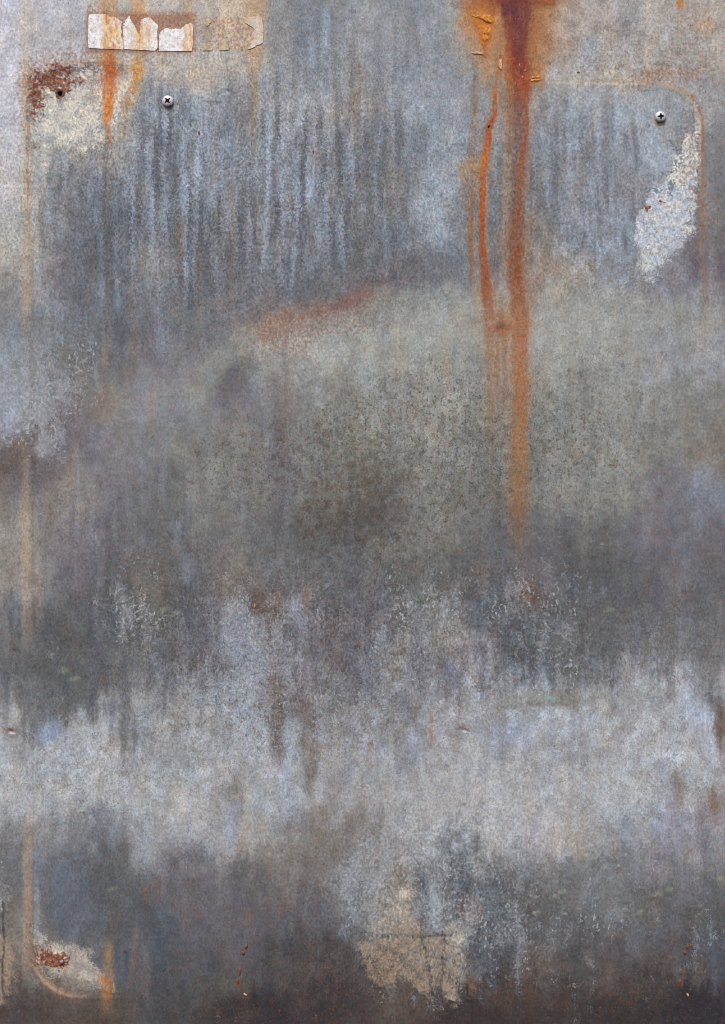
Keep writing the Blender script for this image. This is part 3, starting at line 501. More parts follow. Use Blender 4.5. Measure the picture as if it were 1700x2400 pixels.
def sheet_material():
    m = bpy.data.materials.new("weathered_sheet_metal"); N = NT(m); N.warped(5, 30)
    col = N.attr("tone", True)
    # fractal mottling
    mo = N.noise(40, 66, 8, .7, 1, wp=True); col = N.scale(col, N.math('MULTIPLY_ADD', mo, .7, .65))
    m2 = N.noise(14, 20, 5, .7, 2, wp=True); col = N.scale(col, N.math('MULTIPLY_ADD', m2, .45, .775))
    dz = N.noise(24, 34, 9, .84, 51, wp=True)
    dith = N.math('MULTIPLY_ADD', N.ramp(dz, .42, .58), .40, .80)
    col = N.scale(col, N.math('MULTIPLY_ADD', N.math('SUBTRACT', dith, 1.0), N.attr('grain'), 1.0))
    pt = N.noise(30, 46, 5, .64, 61, wp=True); pa = N.attr('patch')
    col = N.mix(N.math('MULTIPLY', N.ramp(pt, .52, .62), pa), col, N.mix(1.0, col, (1.32, 1.37, 1.46, 1), 'MULTIPLY'))
    pt = N.noise(24, 32, 5, .66, 62, wp=True)
    col = N.mix(N.math('MULTIPLY', N.ramp(pt, .46, .34), N.math('MULTIPLY', pa, .8)), col, N.mix(1.0, col, (.70, .63, .57, 1), 'MULTIPLY'))
    hue = N.noise(50, 100, 8, .72, 3, wp=True)
    col = N.mix(N.math('MULTIPLY', N.ramp(hue, .5, .66), .26), col, N.mix(1.0, col, (.80, .98, 1.28, 1), 'MULTIPLY'))
    col = N.mix(N.math('MULTIPLY', N.ramp(hue, .5, .34), .26), col, N.mix(1.0, col, (1.22, .98, .78, 1), 'MULTIPLY'))
    # run-off streaks
    st = N.attr("streak"); s1 = N.noise(15, 260, 5, .6, 4, .2, wp=True); s2 = N.noise(20, 330, 5, .6, 5, .2, wp=True); brk = N.ramp(N.noise(5, 6, 3, .6, 6), .3, .62)
    f1 = N.math('MULTIPLY', N.math('MULTIPLY', N.ramp(s1, .52, .64), st), N.math('MULTIPLY_ADD', brk, .45, .4))
    col = N.mix(f1, col, alb(164, 176, 194))
    f2 = N.math('MULTIPLY', N.math('MULTIPLY', N.ramp(s2, .5, .38), st), .85)
    col = N.mix(f2, col, alb(80, 84, 92))
    s3 = N.noise(30, 330, 4, .6, 9)
    col = N.mix(N.math('MULTIPLY', N.math('MULTIPLY', N.ramp(s3, .56, .72), st), .45), col, alb(146, 122, 92))
    # dark mottles and light mineral flecks
    d1 = N.noise(15, 18, 4, .66, 7, wp=True)
    col = N.mix(N.math('MULTIPLY', N.cover('dark_cov', d1, 5.2, .4), .72), col, N.mix(1.0, col, N.mix(N.ramp(N.noise(120, 120, 2, .5, 55), .4, .6), (.52, .48, .43, 1), (.60, .50, .42, 1)), 'MULTIPLY'))
    sp = N.ramp(N.noise(9, 10, 1, .5, 67), .62, .74)
    col = N.mix(N.math('MULTIPLY', N.math('MULTIPLY', sp, N.ramp(N.attr('dark_cov'), -.95, -.3)), .7), col, alb(84, 80, 76))
    l1 = N.noise(11, 13, 6, .84, 8, wp=True); l2 = N.noise(34, 110, 5, .66, 12, wp=True)
    lv = N.math('ADD', N.attr("light_cov"), N.math('MULTIPLY_ADD', l2, 3.2, -1.75))
    lf = N.cover(lv, l1, 4.6, .28)
    lc = N.mix(N.noise(9, 13, 2, .5, 10), alb(152, 158, 174), alb(178, 176, 168))
    col = N.mix(N.math('MULTIPLY', lf, .62), col, lc)
    dt = N.noise(8, 10, 2, .6, 63); dm = N.ramp(N.math('ADD', N.attr('light_cov'), N.math('MULTIPLY_ADD', N.noise(46, 90, 4, .66, 64), 3.2, -1.6)), -.45, .35)
    col = N.mix(N.math('MULTIPLY', N.math('MULTIPLY', N.ramp(dt, .56, .66), dm), .75), col, N.mix(N.noise(30, 30, 2, .5, 65), alb(160, 174, 186), alb(196, 190, 178)))
    # cream and white old paint
    cn = N.noise(22, 22, 9, .86, 13, wp=True)
    cf = N.cover("cream", cn, 110, 5.0)
    cc = N.mix(N.ramp(N.noise(38, 34, 7, .72, 14, wp=True), .38, .56), alb(164, 164, 166), alb(228, 220, 204)); cc = N.mix(N.attr('cream_low'), cc, alb(174, 152, 130))
    col = N.mix(N.math('MULTIPLY', cf, N.ramp(N.noise(9, 9, 5, .75, 44, wp=True), .3, .48)), col, N.mix(.22, cc, col))
    ff = N.cover("flake", N.noise(16, 16, 7, .74, 15, wp=True), 34, 2.6)
    ff = N.math('MULTIPLY', ff, N.math('MULTIPLY_ADD', N.ramp(N.noise(12, 13, 6, .8, 68, wp=True), .38, .47), .75, .25))
    fc = N.mix(N.ramp(N.math('ADD', N.noise(34, 34, 7, .7, 16, wp=True), N.attr('flake_warm')), .4, .62), alb(208, 214, 226), alb(232, 227, 216))
    fc = N.mix(N.math('MULTIPLY', N.ramp(N.noise(11, 11, 5, .75, 17, wp=True), .52, .66), .7), fc, alb(132, 142, 158))
    col = N.mix(N.math('MULTIPLY', ff, .84), col, fc)
    chf = N.cover("chip", N.noise(11, 9, 4, .65, 18), 4.0, .2)
    col = N.mix(N.math('MULTIPLY', chf, .8), col, N.mix(N.noise(6, 6, 3, .6, 19), alb(84, 100, 124), alb(134, 142, 150)))
    # red-brown specks
    rf = N.cover("red_cov", N.noise(7.5, 7.5, 2, .6, 20), 4.2, .3)
    col = N.mix(N.math('MULTIPLY', rf, .5), col, N.mix(N.noise(20, 20, 2, .5, 21), alb(124, 76, 58), alb(164, 110, 80)))
    # rust runs
    rn = N.noise(10, 20, 6, .72, 22, wp=True)
    ru = N.math('ADD', N.attr("rust"), N.math('MULTIPLY_ADD', rn, 2.2, -1.1))
    rfac = N.math('MULTIPLY', N.ramp(ru, -1.0, .45), .96)
    rfac = N.math('MULTIPLY', rfac, N.math('MULTIPLY_ADD', N.ramp(N.noise(13, 60, 6, .75, 66, wp=True), .28, .52), .42, .58))
    rc = N.scale(N.attr("rust_colour", True), N.math('MULTIPLY_ADD', N.noise(9, 14, 7, .78, 23, wp=True), 1.7, .15))
    col = N.mix(rfac, col, rc)
    # blistered crust
    kn = N.noise(10, 10, 4, .66, 24)
    kf = N.cover("crust", kn, 7.0, .3)
    kc = N.mix(N.ramp(N.noise(7, 7, 3, .6, 25), .4, .6), alb(96, 58, 54), alb(160, 90, 54))
    halo = N.cover("crust", kn, 7.0, 1.1)
    col = N.mix(N.math('MULTIPLY', halo, .45), col, alb(176, 124, 88))
    col = N.mix(N.math('MULTIPLY', kf, .9), col, kc)
    lf2 = N.cover("line_cov", N.noise(9, 9, 5, .75, 26, wp=True), 16, 1.6)
    col = N.mix(N.math('MULTIPLY', lf2, .8), col, alb(74, 74, 78))
    # sparse dark pits, whitish and rusty specks
    p = N.noise(7, 7, 1, .5, 27); col = N.mix(N.math('MULTIPLY', N.ramp(p, .84, .90), .6), col, alb(70, 66, 66))
    p = N.noise(9, 9, 1, .5, 28); col = N.mix(N.math('MULTIPLY', N.ramp(p, .85, .92), .55), col, alb(200, 196, 186))
    p = N.noise(16, 14, 2, .5, 29); col = N.mix(N.math('MULTIPLY', N.ramp(p, .80, .86), .6), col, alb(128, 74, 50))
    # grain: fine coloured bloom of zinc and dust
    g1 = N.noise(3.4, 4.2, 3, .7, 30, 0, True); gv = N.n.new("ShaderNodeVectorMath"); gv.operation = 'SUBTRACT'
    N.l.new(g1, gv.inputs[0]); gv.inputs[1].default_value = (.5, .5, .5)
    ga = N.math('MULTIPLY', N.attr("grain"), .5)
    g2 = N.math('MULTIPLY', N.math('SUBTRACT', N.noise(6, 8, 5, .8, 31), .5), N.math('MULTIPLY', N.attr("grain"), 2.9))
    gm = N.n.new("ShaderNodeVectorMath"); gm.operation = 'MULTIPLY_ADD'
    N.l.new(N.scale(gv.outputs[0], ga), gm.inputs[0]); gm.inputs[1].default_value = (1, 1, 1)
    cb = N.n.new("ShaderNodeCombineXYZ"); b1 = N.math('ADD', g2, 1.0)
    for i in range(3): N.l.new(b1, cb.inputs[i])
    N.l.new(cb.outputs[0], gm.inputs[2])
    col = N.mix(1.0, col, gm.outputs[0], 'MULTIPLY')
    N.l.new(col, N.bsdf.inputs["Base Color"])
    # finish
    ro = N.math('MULTIPLY_ADD', m2, .25, .5); ro = N.math('ADD', ro, N.math('MULTIPLY', rfac, .2), clamp=True)
    N.l.new(ro, N.bsdf.inputs["Roughness"]); N.bsdf.inputs["Specular IOR Level"].default_value = .22
    h = N.math('MULTIPLY', N.noise(6, 8, 5, .75, 32), .5)
    h = N.math('ADD', h, N.math('MULTIPLY', kf, 1.6)); h = N.math('ADD', h, N.math('MULTIPLY', ff, 1.0)); h = N.math('ADD', h, N.math('MULTIPLY', cf, .6))
    h = N.math('ADD', h, N.math('MULTIPLY', lf, .4)); h = N.math('SUBTRACT', h, N.math('MULTIPLY', chf, .8)); h = N.math('ADD', h, N.math('MULTIPLY', N.math('MULTIPLY', rfac, rn), 2.2)); h = N.math('SUBTRACT', h, lf2)
    b = N.n.new("ShaderNodeBump"); b.inputs["Strength"].default_value = .7; b.inputs["Distance"].default_value = K * 1.0
    N.l.new(h, b.inputs["Height"]); N.l.new(b.outputs[0], N.bsdf.inputs["Normal"])
    return m

def worn_material(name, cols, per=10, rough=.7, metal=0.0, bump=.6, thr=(.4, .6), spec=.3, grain=.6):
    """two or three colours broken up by noise: cols = [a, b, c]"""
    m = bpy.data.materials.new(name); N = NT(m)
    n1 = N.noise(per, per, 6, .7, len(name))
    c = N.mix(N.ramp(n1, *thr), alb(*cols[0]), alb(*cols[1]))
    if len(cols) > 2:
        c = N.mix(N.ramp(N.noise(per * .6, per * .6, 5, .7, len(name) + 3), .56, .66), c, alb(*cols[2]))
    c = N.scale(c, N.math('MULTIPLY_ADD', N.noise(3.5, 4, 3, .7, 3), grain, 1 - grain / 2))
    N.l.new(c, N.bsdf.inputs["Base Color"])
    N.bsdf.inputs["Roughness"].default_value = rough; N.bsdf.inputs["Metallic"].default_value = metal; N.bsdf.inputs["Specular IOR Level"].default_value = spec
    b = N.n.new("ShaderNodeBump"); b.inputs["Strength"].default_value = bump; b.inputs["Distance"].default_value = K
    N.l.new(n1, b.inputs["Height"]); N.l.new(b.outputs[0], N.bsdf.inputs["Normal"])
    return m

# ------------------------------------------------------------------ object helpers
def empty(name, loc, label=None, cat=None, group=None):
    o = bpy.data.objects.new(name, None); C.objects.link(o); o.location = loc; o.empty_display_size = .01
    if label: o['label'] = label
    if cat: o['category'] = cat
    if group: o['group'] = group
    return o
def link(name, me, mat, parent=None, loc=None):
    o = bpy.data.objects.new(name, me); C.objects.link(o)
    if mat: me.materials.append(mat)
    if parent: o.parent = parent
    if loc is not None: o.location = loc
    return o

# ------------------------------------------------------------------ the sheet
panel = empty('metal_sheet', W(850, 1200, 0), 'weathered galvanised metal sheet with a pressed rounded outline and long orange rust runs', 'metal sheet')
mat_sheet = sheet_material()
holes = [(141, 219, 8.0)]
co = np.stack([(X - 850) * K, -H * K, (1200 - Y) * K], -1)
# normals of the height field
dHy, dHx = np.gradient(H, STEP, STEP)
nrm = np.stack([-dHx, -np.ones_like(H), dHy], -1); nrm /= np.linalg.norm(nrm, axis=-1, keepdims=True)
idx = np.arange(NX * NY).reshape(NY, NX)
quads = np.stack([idx[:-1, :-1], idx[1:, :-1], idx[1:, 1:], idx[:-1, 1:]], -1).reshape(-1, 4)
qs = (osd[:-1, :-1] + osd[1:, 1:]).ravel() / 2
qx = ((X[:-1, :-1] + X[1:, 1:]) / 2).ravel(); qy = ((Y[:-1, :-1] + Y[1:, 1:]) / 2).ravel()
alive = np.ones(len(qx), bool)
for hx, hy, hr in holes: alive &= np.hypot(qx - hx, qy - hy) > hr
region = np.where(qs > 9, 0, np.where(qs > -11, 1, 2))
crust_a = crust - .4 - 2.2 * (1 - sstep(.0, .7, crust + 1))
FL = dict(streak=streak, dark_cov=dark_cov, light_cov=light_cov, cream=cream, flake=flake, chip=chip, red_cov=red_cov, rust=rust, crust=crust_a, line_cov=line_cov, grain=grain, patch=patch, cream_low=np.clip(cream_low, 0, 1), flake_warm=flake_warm)
for r, nm in enumerate(('recessed_field', 'pressed_edge', 'outer_border')):
    q = quads[(region == r) & alive]
    used, inv = np.unique(q, return_inverse=True); inv = inv.reshape(-1)
    me = bpy.data.meshes.new(nm)
    me.vertices.add(len(used)); me.vertices.foreach_set('co', co.reshape(-1, 3)[used].astype(np.float32).ravel())
    me.loops.add(len(q) * 4); me.loops.foreach_set('vertex_index', inv.astype(np.int32))
    me.polygons.add(len(q)); me.polygons.foreach_set('loop_start', np.arange(0, len(q) * 4, 4, dtype=np.int32))
    me.update(calc_edges=True)
    me.polygons.foreach_set('use_smooth', np.ones(len(q), bool))
    for k_, v_ in FL.items():
        me.attributes.new(k_, 'FLOAT', 'POINT').data.foreach_set('value', v_.ravel()[used].astype(np.float32))
    for k_, v_ in (('tone', tone_lin), ('rust_colour', rcol_lin)):
        c4 = np.ones((len(used), 4), np.float32); c4[:, :3] = v_.reshape(-1, 3)[used]
        me.attributes.new(k_, 'FLOAT_COLOR', 'POINT').data.foreach_set('color', c4.ravel())
    me.normals_split_custom_set_from_vertices(nrm.reshape(-1, 3)[used].astype(np.float32))
    link(nm, me, mat_sheet, panel)

def surf(x, y):
    i = int(round((x - gx[0]) / STEP)); j = int(round((y - gy[0]) / STEP)); return float(H[j, i])

# folded rim of the sheet, outside the frame
bm = bmesh.new()
x0, x1, y0, y1 = gx[0], gx[-1], gy[0], gy[-1]
o_ = [(x0, y0), (x1, y0), (x1, y1), (x0, y1)]
for (a, b) in zip(o_, o_[1:] + o_[:1]):
    vs = [bm.verts.new(W(a[0], a[1], -4) - W(850, 1200)), bm.verts.new(W(b[0], b[1], -4) - W(850, 1200)), bm.verts.new(W(b[0], b[1], -60) - W(850, 1200)), bm.verts.new(W(a[0], a[1], -60) - W(850, 1200))]
    bm.faces.new(vs)
me = bpy.data.meshes.new('folded_rim'); bm.to_mesh(me); bm.free()
link('folded_rim', me, worn_material('rim_metal', [(120, 118, 116), (150, 150, 152)]), panel)

# ------------------------------------------------------------------ screws, rivet, hole
mat_steel = worn_material('screw_steel', [(186, 170, 176), (212, 204, 210), (122, 98, 92)], 6, .42, .35, .25, (.3, .6), .5, .25)
mat_recess = worn_material('screw_recess_grime', [(46, 34, 34), (84, 68, 56)], 4, .8, 0, .5)  # darker colour for the cross recess than for the head
mat_pink = worn_material('rivet_steel', [(120, 100, 108), (150, 134, 148), (90, 64, 56)], 5, .5, .3, .4)
mat_rust = worn_material('rust_scale', [(96, 64, 54), (134, 84, 62), (74, 52, 48)], 8, .9, 0, 1)
mat_orange = worn_material('orange_rust_scale', [(192, 116, 48), (220, 150, 72), (150, 78, 42)], 9, .9, 0, 1)
mat_pale = worn_material('pale_rust_scale', [(196, 146, 108), (220, 178, 140), (150, 84, 56)], 7, .85, 0, 1)
mat_dark = worn_material('hole_dark', [(16, 13, 20), (34, 26, 30)], 5, .9, 0, .3)

def cross_mask(u, v):
    """Phillips outline: four arms that widen towards a rounded middle; u, v in head radii"""
    au, av = abs(u), abs(v)
    arm = lambda a, b: a < .56 and b < .13
    return arm(au, av) or arm(av, au) or (au + av) < .42
def make_screw(x, y, r, rot, label):
    base = surf(x, y)
    t = empty('screw', W(x, y, base), label, 'screw', 'cross-head screws in the metal sheet')
    NR, NA = 44, 96
    hgt = 8.5
    def z(ri, a):
        rr = ri * r
        dome = 3.6 + (hgt - 3.6) * math.sqrt(max(0, 1 - (ri / 1.0) ** 2)) ** .85 if ri < .995 else 3.2
        u, v = ri * math.cos(a - rot), ri * math.sin(a - rot)
        if cross_mask(u, v): return hgt * .96 - 6.0 * (1 - min(1, ri / .85) ** 1.0) - 1.6, True
        return dome, False
    vs, flag = [], []
    for i in range(NR + 1):
        ri = i / NR
        for j in range(NA):
            a = 2 * math.pi * j / NA
            zz, f = z(ri, a)
            vs.append((ri * r * math.cos(a) * K, -zz * K, ri * r * math.sin(a) * K)); flag.append(f)
    # skirt down to the sheet
    for rr, zz in ((1.0, 1.2), (.98, -2.0)):
        for j in range(NA):
            a = 2 * math.pi * j / NA
            vs.append((rr * r * math.cos(a) * K, -zz * K, rr * r * math.sin(a) * K)); flag.append(False)
    head, rec = [], []
    for i in range(NR + 2):
        for j in range(NA):
            q = (i * NA + j, i * NA + (j + 1) % NA, (i + 1) * NA + (j + 1) % NA, (i + 1) * NA + j)
            (rec if sum(flag[k] for k in q) >= 1 else head).append(q)
    for nm, fs, mt in (('head', head, mat_steel), ('cross_recess', rec, mat_recess)):
        us = sorted({k for q in fs for k in q}); mp = {k: i for i, k in enumerate(us)}
        me = bpy.data.meshes.new(nm); me.from_pydata([vs[k] for k in us], [], [[mp[k] for k in q] for q in fs])
        me.polygons.foreach_set('use_smooth', [nm == 'head'] * len(fs)); me.update()
        link(nm, me, mt, t)
    return t
make_screw(394, 238, 13.2, math.radians(42), 'shiny round-headed screw in the streaked grey-blue area below the torn white decals')
make_screw(1548, 274, 12.6, math.radians(2), 'shiny round-headed screw inside the curved corner above the white flaked patch')

def dome(name, x, y, r, h, mat, label=None, cat=None, parent=None, seed=0, sx=1.0, sy=1.0, rough=.15, sub=8, ang=0.0):
    """irregular low blister or flake: a lathed dome whose outline and height wander"""
    rg = random.Random(seed); NA = 18 if r < 12 else 28
    ph = [rg.uniform(0, 6.28) for _ in range(6)]
    base = surf(x, y)
    vs = [(0, -h * K, 0)]; fs = []
    for i in range(1, sub + 1):
        t = i / sub
        for j in range(NA):
            a = 2 * math.pi * j / NA
            k = 1 + rough * (math.sin(2 * a + ph[0]) + .7 * math.sin(3 * a + ph[1]) + .5 * math.sin(5 * a + ph[2]) + .4 * math.sin(8 * a + ph[3]))
            rr = r * t * k
            zz = h * (1 - t ** 2.6) * (1 + rough * 1.5 * math.sin(rr * .9 + ph[4]) * rg.uniform(.4, 1)) - (1.2 if i == sub else 0)
            ux, uy = rr * math.cos(a) * sx, rr * math.sin(a) * sy
            vs.append(((ux * math.cos(ang) - uy * math.sin(ang)) * K, -zz * K, (ux * math.sin(ang) + uy * math.cos(ang)) * K))
    for j in range(NA): fs.append((0, 1 + (j + 1) % NA, 1 + j))
    for i in range(sub - 1):
        for j in range(NA):
            a = 1 + i * NA + j; b = 1 + i * NA + (j + 1) % NA
            fs.append((a, b, b + NA, a + NA))
    me = bpy.data.meshes.new(name); me.from_pydata(vs, [], fs); me.polygons.foreach_set('use_smooth', [True] * len(fs)); me.update()
    loc = W(x, y, base)
    o = link(name, me, mat, parent, loc - (panel.location if parent is panel else Vector((0, 0, 0))))
    if label: o['label'] = label
    if cat: o['category'] = cat
    return o

rv = empty('rivet', W(144, 2256, surf(144, 2256)), 'small pinkish rivet in a dark rust ring in the lower left corner', 'rivet')
a_ = dome('head', 145, 2255, 6.4, 4.6, mat_pink, seed=4, rough=.03); a_.parent = rv; a_.location = W(145, 2255, 0) - W(144, 2256, 0) + Vector((0, -.8 * K, 0))
a_ = dome('rust_collar', 145, 2257, 11, 1.5, mat_rust, seed=9, rough=.09); a_.parent = rv; a_.location = W(145, 2257, 0) - W(144, 2256, 0)

# open screw hole with a rusty rim
me = bpy.data.meshes.new('screw_hole'); vs = []; fs = []; NA = 32; rg = random.Random(2)
prof = [(12.5, -.6), (10.5, .9), (7.4, 1.1), (5.6, -.4), (5.2, -14), (.01, -14.5)]
for r_, z_ in prof:
    for j in range(NA):
        a = 2 * math.pi * j / NA; rr = r_ * (1 + (.08 * math.sin(3 * a + 1) + .05 * math.sin(7 * a)) * (r_ > 6))
        vs.append((rr * math.cos(a) * K, -z_ * K, rr * math.sin(a) * K))
hole_mat = [0, 0, 0, 1, 1]
for i in range(len(prof) - 1):
    for j in range(NA):
        fs.append((i * NA + j, (i + 1) * NA + j, (i + 1) * NA + (j + 1) % NA, i * NA + (j + 1) % NA))
me.from_pydata(vs, [], fs); me.materials.append(mat_rust); me.materials.append(mat_dark)
me.polygons.foreach_set('material_index', [hole_mat[i // NA] for i in range(len(fs))]); me.update()
o = link('screw_hole', me, None, panel, W(141, 219, surf(126, 219)) - panel.location); o['label'] = 'empty dark screw hole with a rusty rim'

# scabs of rust standing on the runs
for i, (x, y, r, h, mt, sx, sy, an) in enumerate([
        
        (1218, 152, 3, 1.8, mat_pale, .7, 1.1, .3), (1231, 165, 3, 1.8, mat_pale, 1.2, .7, .4), (1225, 180, 2.6, 1.6, mat_pale, .8, 1.1, 0),
        (1146, 296, 3, 2, mat_dark, 1, 1, 0), (578, 2218, 6, 3, mat_rust, .7, 1.1, -.3), (571, 2233, 5, 3, mat_rust, .8, 1.1, 0), (562, 2278, 5, 2.2, mat_rust, .6, 1.8, 0), (557, 2300, 5, 2.2, mat_rust, .7, 1.5, 0), (575, 2331, 4, 2, mat_pale, 1.2, .7, -.6),
        (1612, 2218, 6, 3, mat_rust, .7, 1.1, -.3), (1605, 2233, 5, 3, mat_rust, .8, 1.1, 0), (1597, 2278, 5, 2.2, mat_rust, .6, 1.8, 0), (1593, 2300, 5, 2.2, mat_rust, .7, 1.5, 0), (1612, 2331, 4, 2, mat_pale, 1.2, .7, -.6),
        (294, 2228, 4, 2, mat_rust, .8, 1.1, 0), (467, 312, 4, 1.8, mat_rust, .6, 1.4, 0), (735, 357, 3.5, 1.6, mat_rust, .6, 1.5, 0), (1356, 170, 4, 1.4, mat_rust, 1.2, .5, 0), (731, 1250, 3, 1.4, mat_rust, .6, 1.7, .2), (597, 1418, 4, 1.4, mat_pale, .5, 1.7, 0), (45, 1040, 4, 1.4, mat_pale, .6, 1.5, 0)]):
    dome('rust_scab', x, y, r, h, mt, parent=panel, seed=20 + i, sx=sx, sy=sy, rough=.16, ang=an, sub=6)

def scale_plate(pts, h0, h1, mat, seed):
    """a lifted plate of rust scale: ragged outline, tilted from h0 (top edge) to h1 (bottom edge)"""
    rg = random.Random(seed); bm = bmesh.new()
    pp = []
    for a, b in zip(pts, pts[1:] + pts[:1]):
        L = math.hypot(b[0] - a[0], b[1] - a[1]); k = max(1, int(L / 3))
        for i in range(k):
            t = i / k; q = .6 if i else .2
            pp.append((a[0] + (b[0] - a[0]) * t + rg.uniform(-q, q), a[1] + (b[1] - a[1]) * t + rg.uniform(-q, q)))
    y0, y1 = min(p[1] for p in pp), max(p[1] for p in pp)
    cx, cy = sum(p[0] for p in pp) / len(pp), sum(p[1] for p in pp) / len(pp)
    O = Vector(panel.location)
    hh = lambda y: h0 + (h1 - h0) * (y - y0) / (y1 - y0)
    rim = [bm.verts.new(W(x, y, surf(x, y) + hh(y)) - O) for x, y in pp]
    mid = [bm.verts.new(W(cx + (x - cx) * .55, cy + (y - cy) * .55, surf(x, y) + hh(y) + rg.uniform(0, .9)) - O) for x, y in pp]
    low = [bm.verts.new(W(x, y, surf(x, y) - 1.5) - O) for x, y in pp]
    c = bm.verts.new(W(cx, cy, surf(cx, cy) + hh(cy) + .6) - O)
    n = len(pp)
    for i in range(n):
        j = (i + 1) % n
        bm.faces.new((rim[i], rim[j], mid[j], mid[i])); bm.faces.new((mid[i], mid[j], c)); bm.faces.new((rim[i], low[i], low[j], rim[j]))
    bmesh.ops.recalc_face_normals(bm, faces=bm.faces)
    me = bpy.data.meshes.new('rust_scab'); bm.to_mesh(me); bm.free()
    link('rust_scab', me, mat, panel)
scale_plate([(1106, 37), (1128, 34), (1151, 35), (1152, 54), (1140, 51), (1126, 43)], .3, 2.4, mat_orange, 1)
scale_plate([(1130, 62), (1146, 58), (1152, 70), (1144, 82), (1132, 76)], .2, 1.0, mat_orange, 2)
scale_plate([(1132, 84), (1142, 82), (1144, 92), (1137, 97), (1131, 92)], .2, 1.2, mat_orange, 3)
scale_plate([(1104, 124), (1118, 120), (1132, 122), (1131, 127), (1114, 127)], .3, 1.8, mat_pale, 4)
scale_plate([(1171, 139), (1176, 139), (1177, 160), (1174, 164), (1168, 156), (1171, 150)], .6, 2.6, mat_pale, 5)
scale_plate([(1247, 179), (1262, 177), (1267, 180), (1260, 183), (1248, 183)], .3, 1.3, mat_orange, 6)
scale_plate([(1245, 186), (1258, 184), (1267, 187), (1258, 190), (1246, 190)], .3, 1.2, mat_orange, 7)

# ------------------------------------------------------------------ torn decals
def decal_material(name='aged_white_decal', ca=(222, 212, 204), cb=(244, 242, 242)):
    m = bpy.data.materials.new(name); N = NT(m)
    n1 = N.noise(18, 18, 6, .7, 41)
    c = N.mix(N.ramp(n1, .35, .6), alb(*ca), alb(*cb))
    c = N.mix(N.math('MULTIPLY', N.ramp(N.noise(8, 9, 5, .7, 42), .52, .66), .5), c, alb(168, 138, 112))
    # rust water that ran down over them, where the sheet above is stained
    sx = N.sy.outputs[0]
    for cx, w, s_ in ((264, 30, .95), (248, 12, .6), (318, 15, .6), (328, 10, .95), (345, 16, .6), (441, 15, .85), (574, 14, .6), (612, 6, .4)):
        d = N.math('ABSOLUTE', N.math('SUBTRACT', N.math('ADD', sx, N.math('MULTIPLY', N.noise(30, 34, 4, .6, 45), 16 * K)), (cx - 850 + 8) * K))
        f = N.math('MULTIPLY', N.ramp(d, w * 1.15 * K, w * .35 * K), s_)
        f = N.math('MULTIPLY', f, N.ramp(N.noise(12, 26, 6, .7, int(cx)), .2, .6))
        c = N.mix(f, c, N.mix(N.ramp(N.noise(16, 26, 5, .7, 46), .35, .6), alb(198, 120, 56), alb(236, 198, 140)))
    c = N.mix(N.math('MULTIPLY', N.ramp(N.noise(6, 6, 4, .7, 47), .62, .7), .6), c, alb(120, 82, 60))
    c = N.scale(c, N.math('MULTIPLY_ADD', N.noise(3.4, 4, 3, .7, 48), .5, .75))
    N.l.new(c, N.bsdf.inputs["Base Color"]); N.bsdf.inputs["Roughness"].default_value = .6; N.bsdf.inputs["Specular IOR Level"].default_value = .25
    b = N.n.new("ShaderNodeBump"); b.inputs["Strength"].default_value = .5; b.inputs["Distance"].default_value = K
    N.l.new(n1, b.inputs["Height"]); N.l.new(b.outputs[0], N.bsdf.inputs["Normal"])
    return m
mat_decal = decal_material()
def rag(pts, amp, rg, n=3):
    """roughen the torn edges: pts (x, y, torn?)"""
    out = []
    for a, b in zip(pts, pts[1:] + pts[:1]):
        out.append((a[0], a[1]))
        L = math.hypot(b[0] - a[0], b[1] - a[1])
        if a[2]:
            k = max(1, int(L / n))
            for i in range(1, k):
                t = i / k; out.append((a[0] + (b[0] - a[0]) * t + rg.uniform(-amp, amp), a[1] + (b[1] - a[1]) * t + rg.uniform(-amp, amp)))
    return out
mat_scrap = decal_material('tan_decal_scrap', (176, 150, 118), (204, 184, 154))
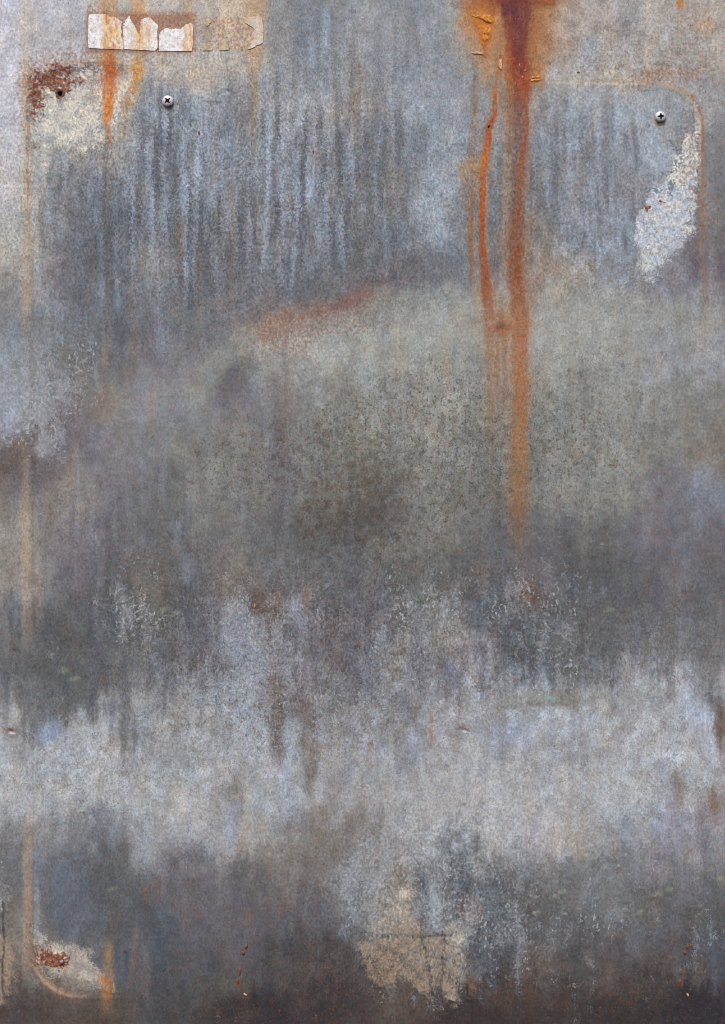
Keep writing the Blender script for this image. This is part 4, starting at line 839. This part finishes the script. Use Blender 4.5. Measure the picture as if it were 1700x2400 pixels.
def decal(polys, label, seed, mat=None):
    rg = random.Random(seed); bm = bmesh.new(); th = 1.3
    xs = [p[0] for pl in polys for p in pl]; ys = [p[1] for pl in polys for p in pl]
    cx, cy = sum(xs) / len(xs), sum(ys) / len(ys)
    for pl in polys:
        pp = rag(pl, 1.5, rg)
        top = [bm.verts.new(W(x, y, surf(x, y) + th)) for x, y in pp]
        bot = [bm.verts.new(W(x, y, surf(x, y) - 1.5)) for x, y in pp]
        f = bm.faces.new(top)
        for i in range(len(pp)):
            j = (i + 1) % len(pp); bm.faces.new((top[i], bot[i], bot[j], top[j]))
    bmesh.ops.recalc_face_normals(bm, faces=bm.faces)
    bmesh.ops.triangulate(bm, faces=[f for f in bm.faces if len(f.verts) > 4])
    me = bpy.data.meshes.new('decal'); bm.to_mesh(me); bm.free()
    o = link('decal', me, mat or mat_decal); o['label'] = label; o['category'] = 'decal'; o['group'] = 'row of torn square decals above the pressed corner'
    return o
decal([[(208, 40, 0), (212, 33, 0), (248, 33, 1), (258, 40, 1), (268, 40, 1), (278, 46, 1), (287, 50, 1), (284, 62, 1), (287, 76, 1), (284, 84, 1), (288, 96, 0), (288, 116, 0), (211, 113, 0), (207, 108, 0)]],
      'whole white square decal at the left end of the row, top right edge chewed', 1)
decal([[(290, 55, 1), (296, 46, 1), (303, 36, 1), (307, 48, 1), (316, 60, 1), (326, 82, 1), (330, 60, 1), (330, 45, 1), (352, 41, 1), (362, 52, 1), (371, 60, 1), (369, 72, 0), (370, 112, 1), (364, 119, 0), (290, 115, 0), (290, 92, 1)]],
      'white square decal with a rusty V torn out of its top middle', 2)
decal([[(374, 80, 1), (382, 70, 1), (392, 66, 1), (402, 70, 1), (412, 66, 1), (422, 70, 1), (430, 64, 1), (434, 58, 0), (448, 54, 1), (454, 58, 0), (452, 92, 0), (453, 100, 0), (450, 120, 0), (373, 119, 0)]],
      'white square decal with its upper third torn away in scallops', 3)
decal([[(474, 108, 1), (490, 104, 1), (500, 112, 1), (498, 119, 1), (476, 119, 1)], [(512, 96, 1), (526, 90, 1), (536, 100, 1), (536, 118, 0), (514, 119, 1)], [(476, 44, 1), (490, 41, 1), (496, 50, 1), (486, 62, 1), (480, 56, 1)]],
      'few tan scraps left of an almost vanished decal, fourth in the row', 4, mat_scrap)
mat_dull = decal_material('dull_decal_remnant', (200, 182, 168), (220, 208, 198))
decal([[(568, 41, 0), (608, 39, 0), (614, 43, 0), (617, 60, 0), (617, 92, 0), (616, 100, 1), (604, 106, 1), (592, 114, 1), (582, 116, 1), (590, 102, 1), (597, 92, 1), (590, 80, 1), (597, 70, 1), (590, 62, 1), (576, 55, 1)]],
      'right-hand strip of a mostly scraped-off decal at the right end of the row', 5, mat_dull)
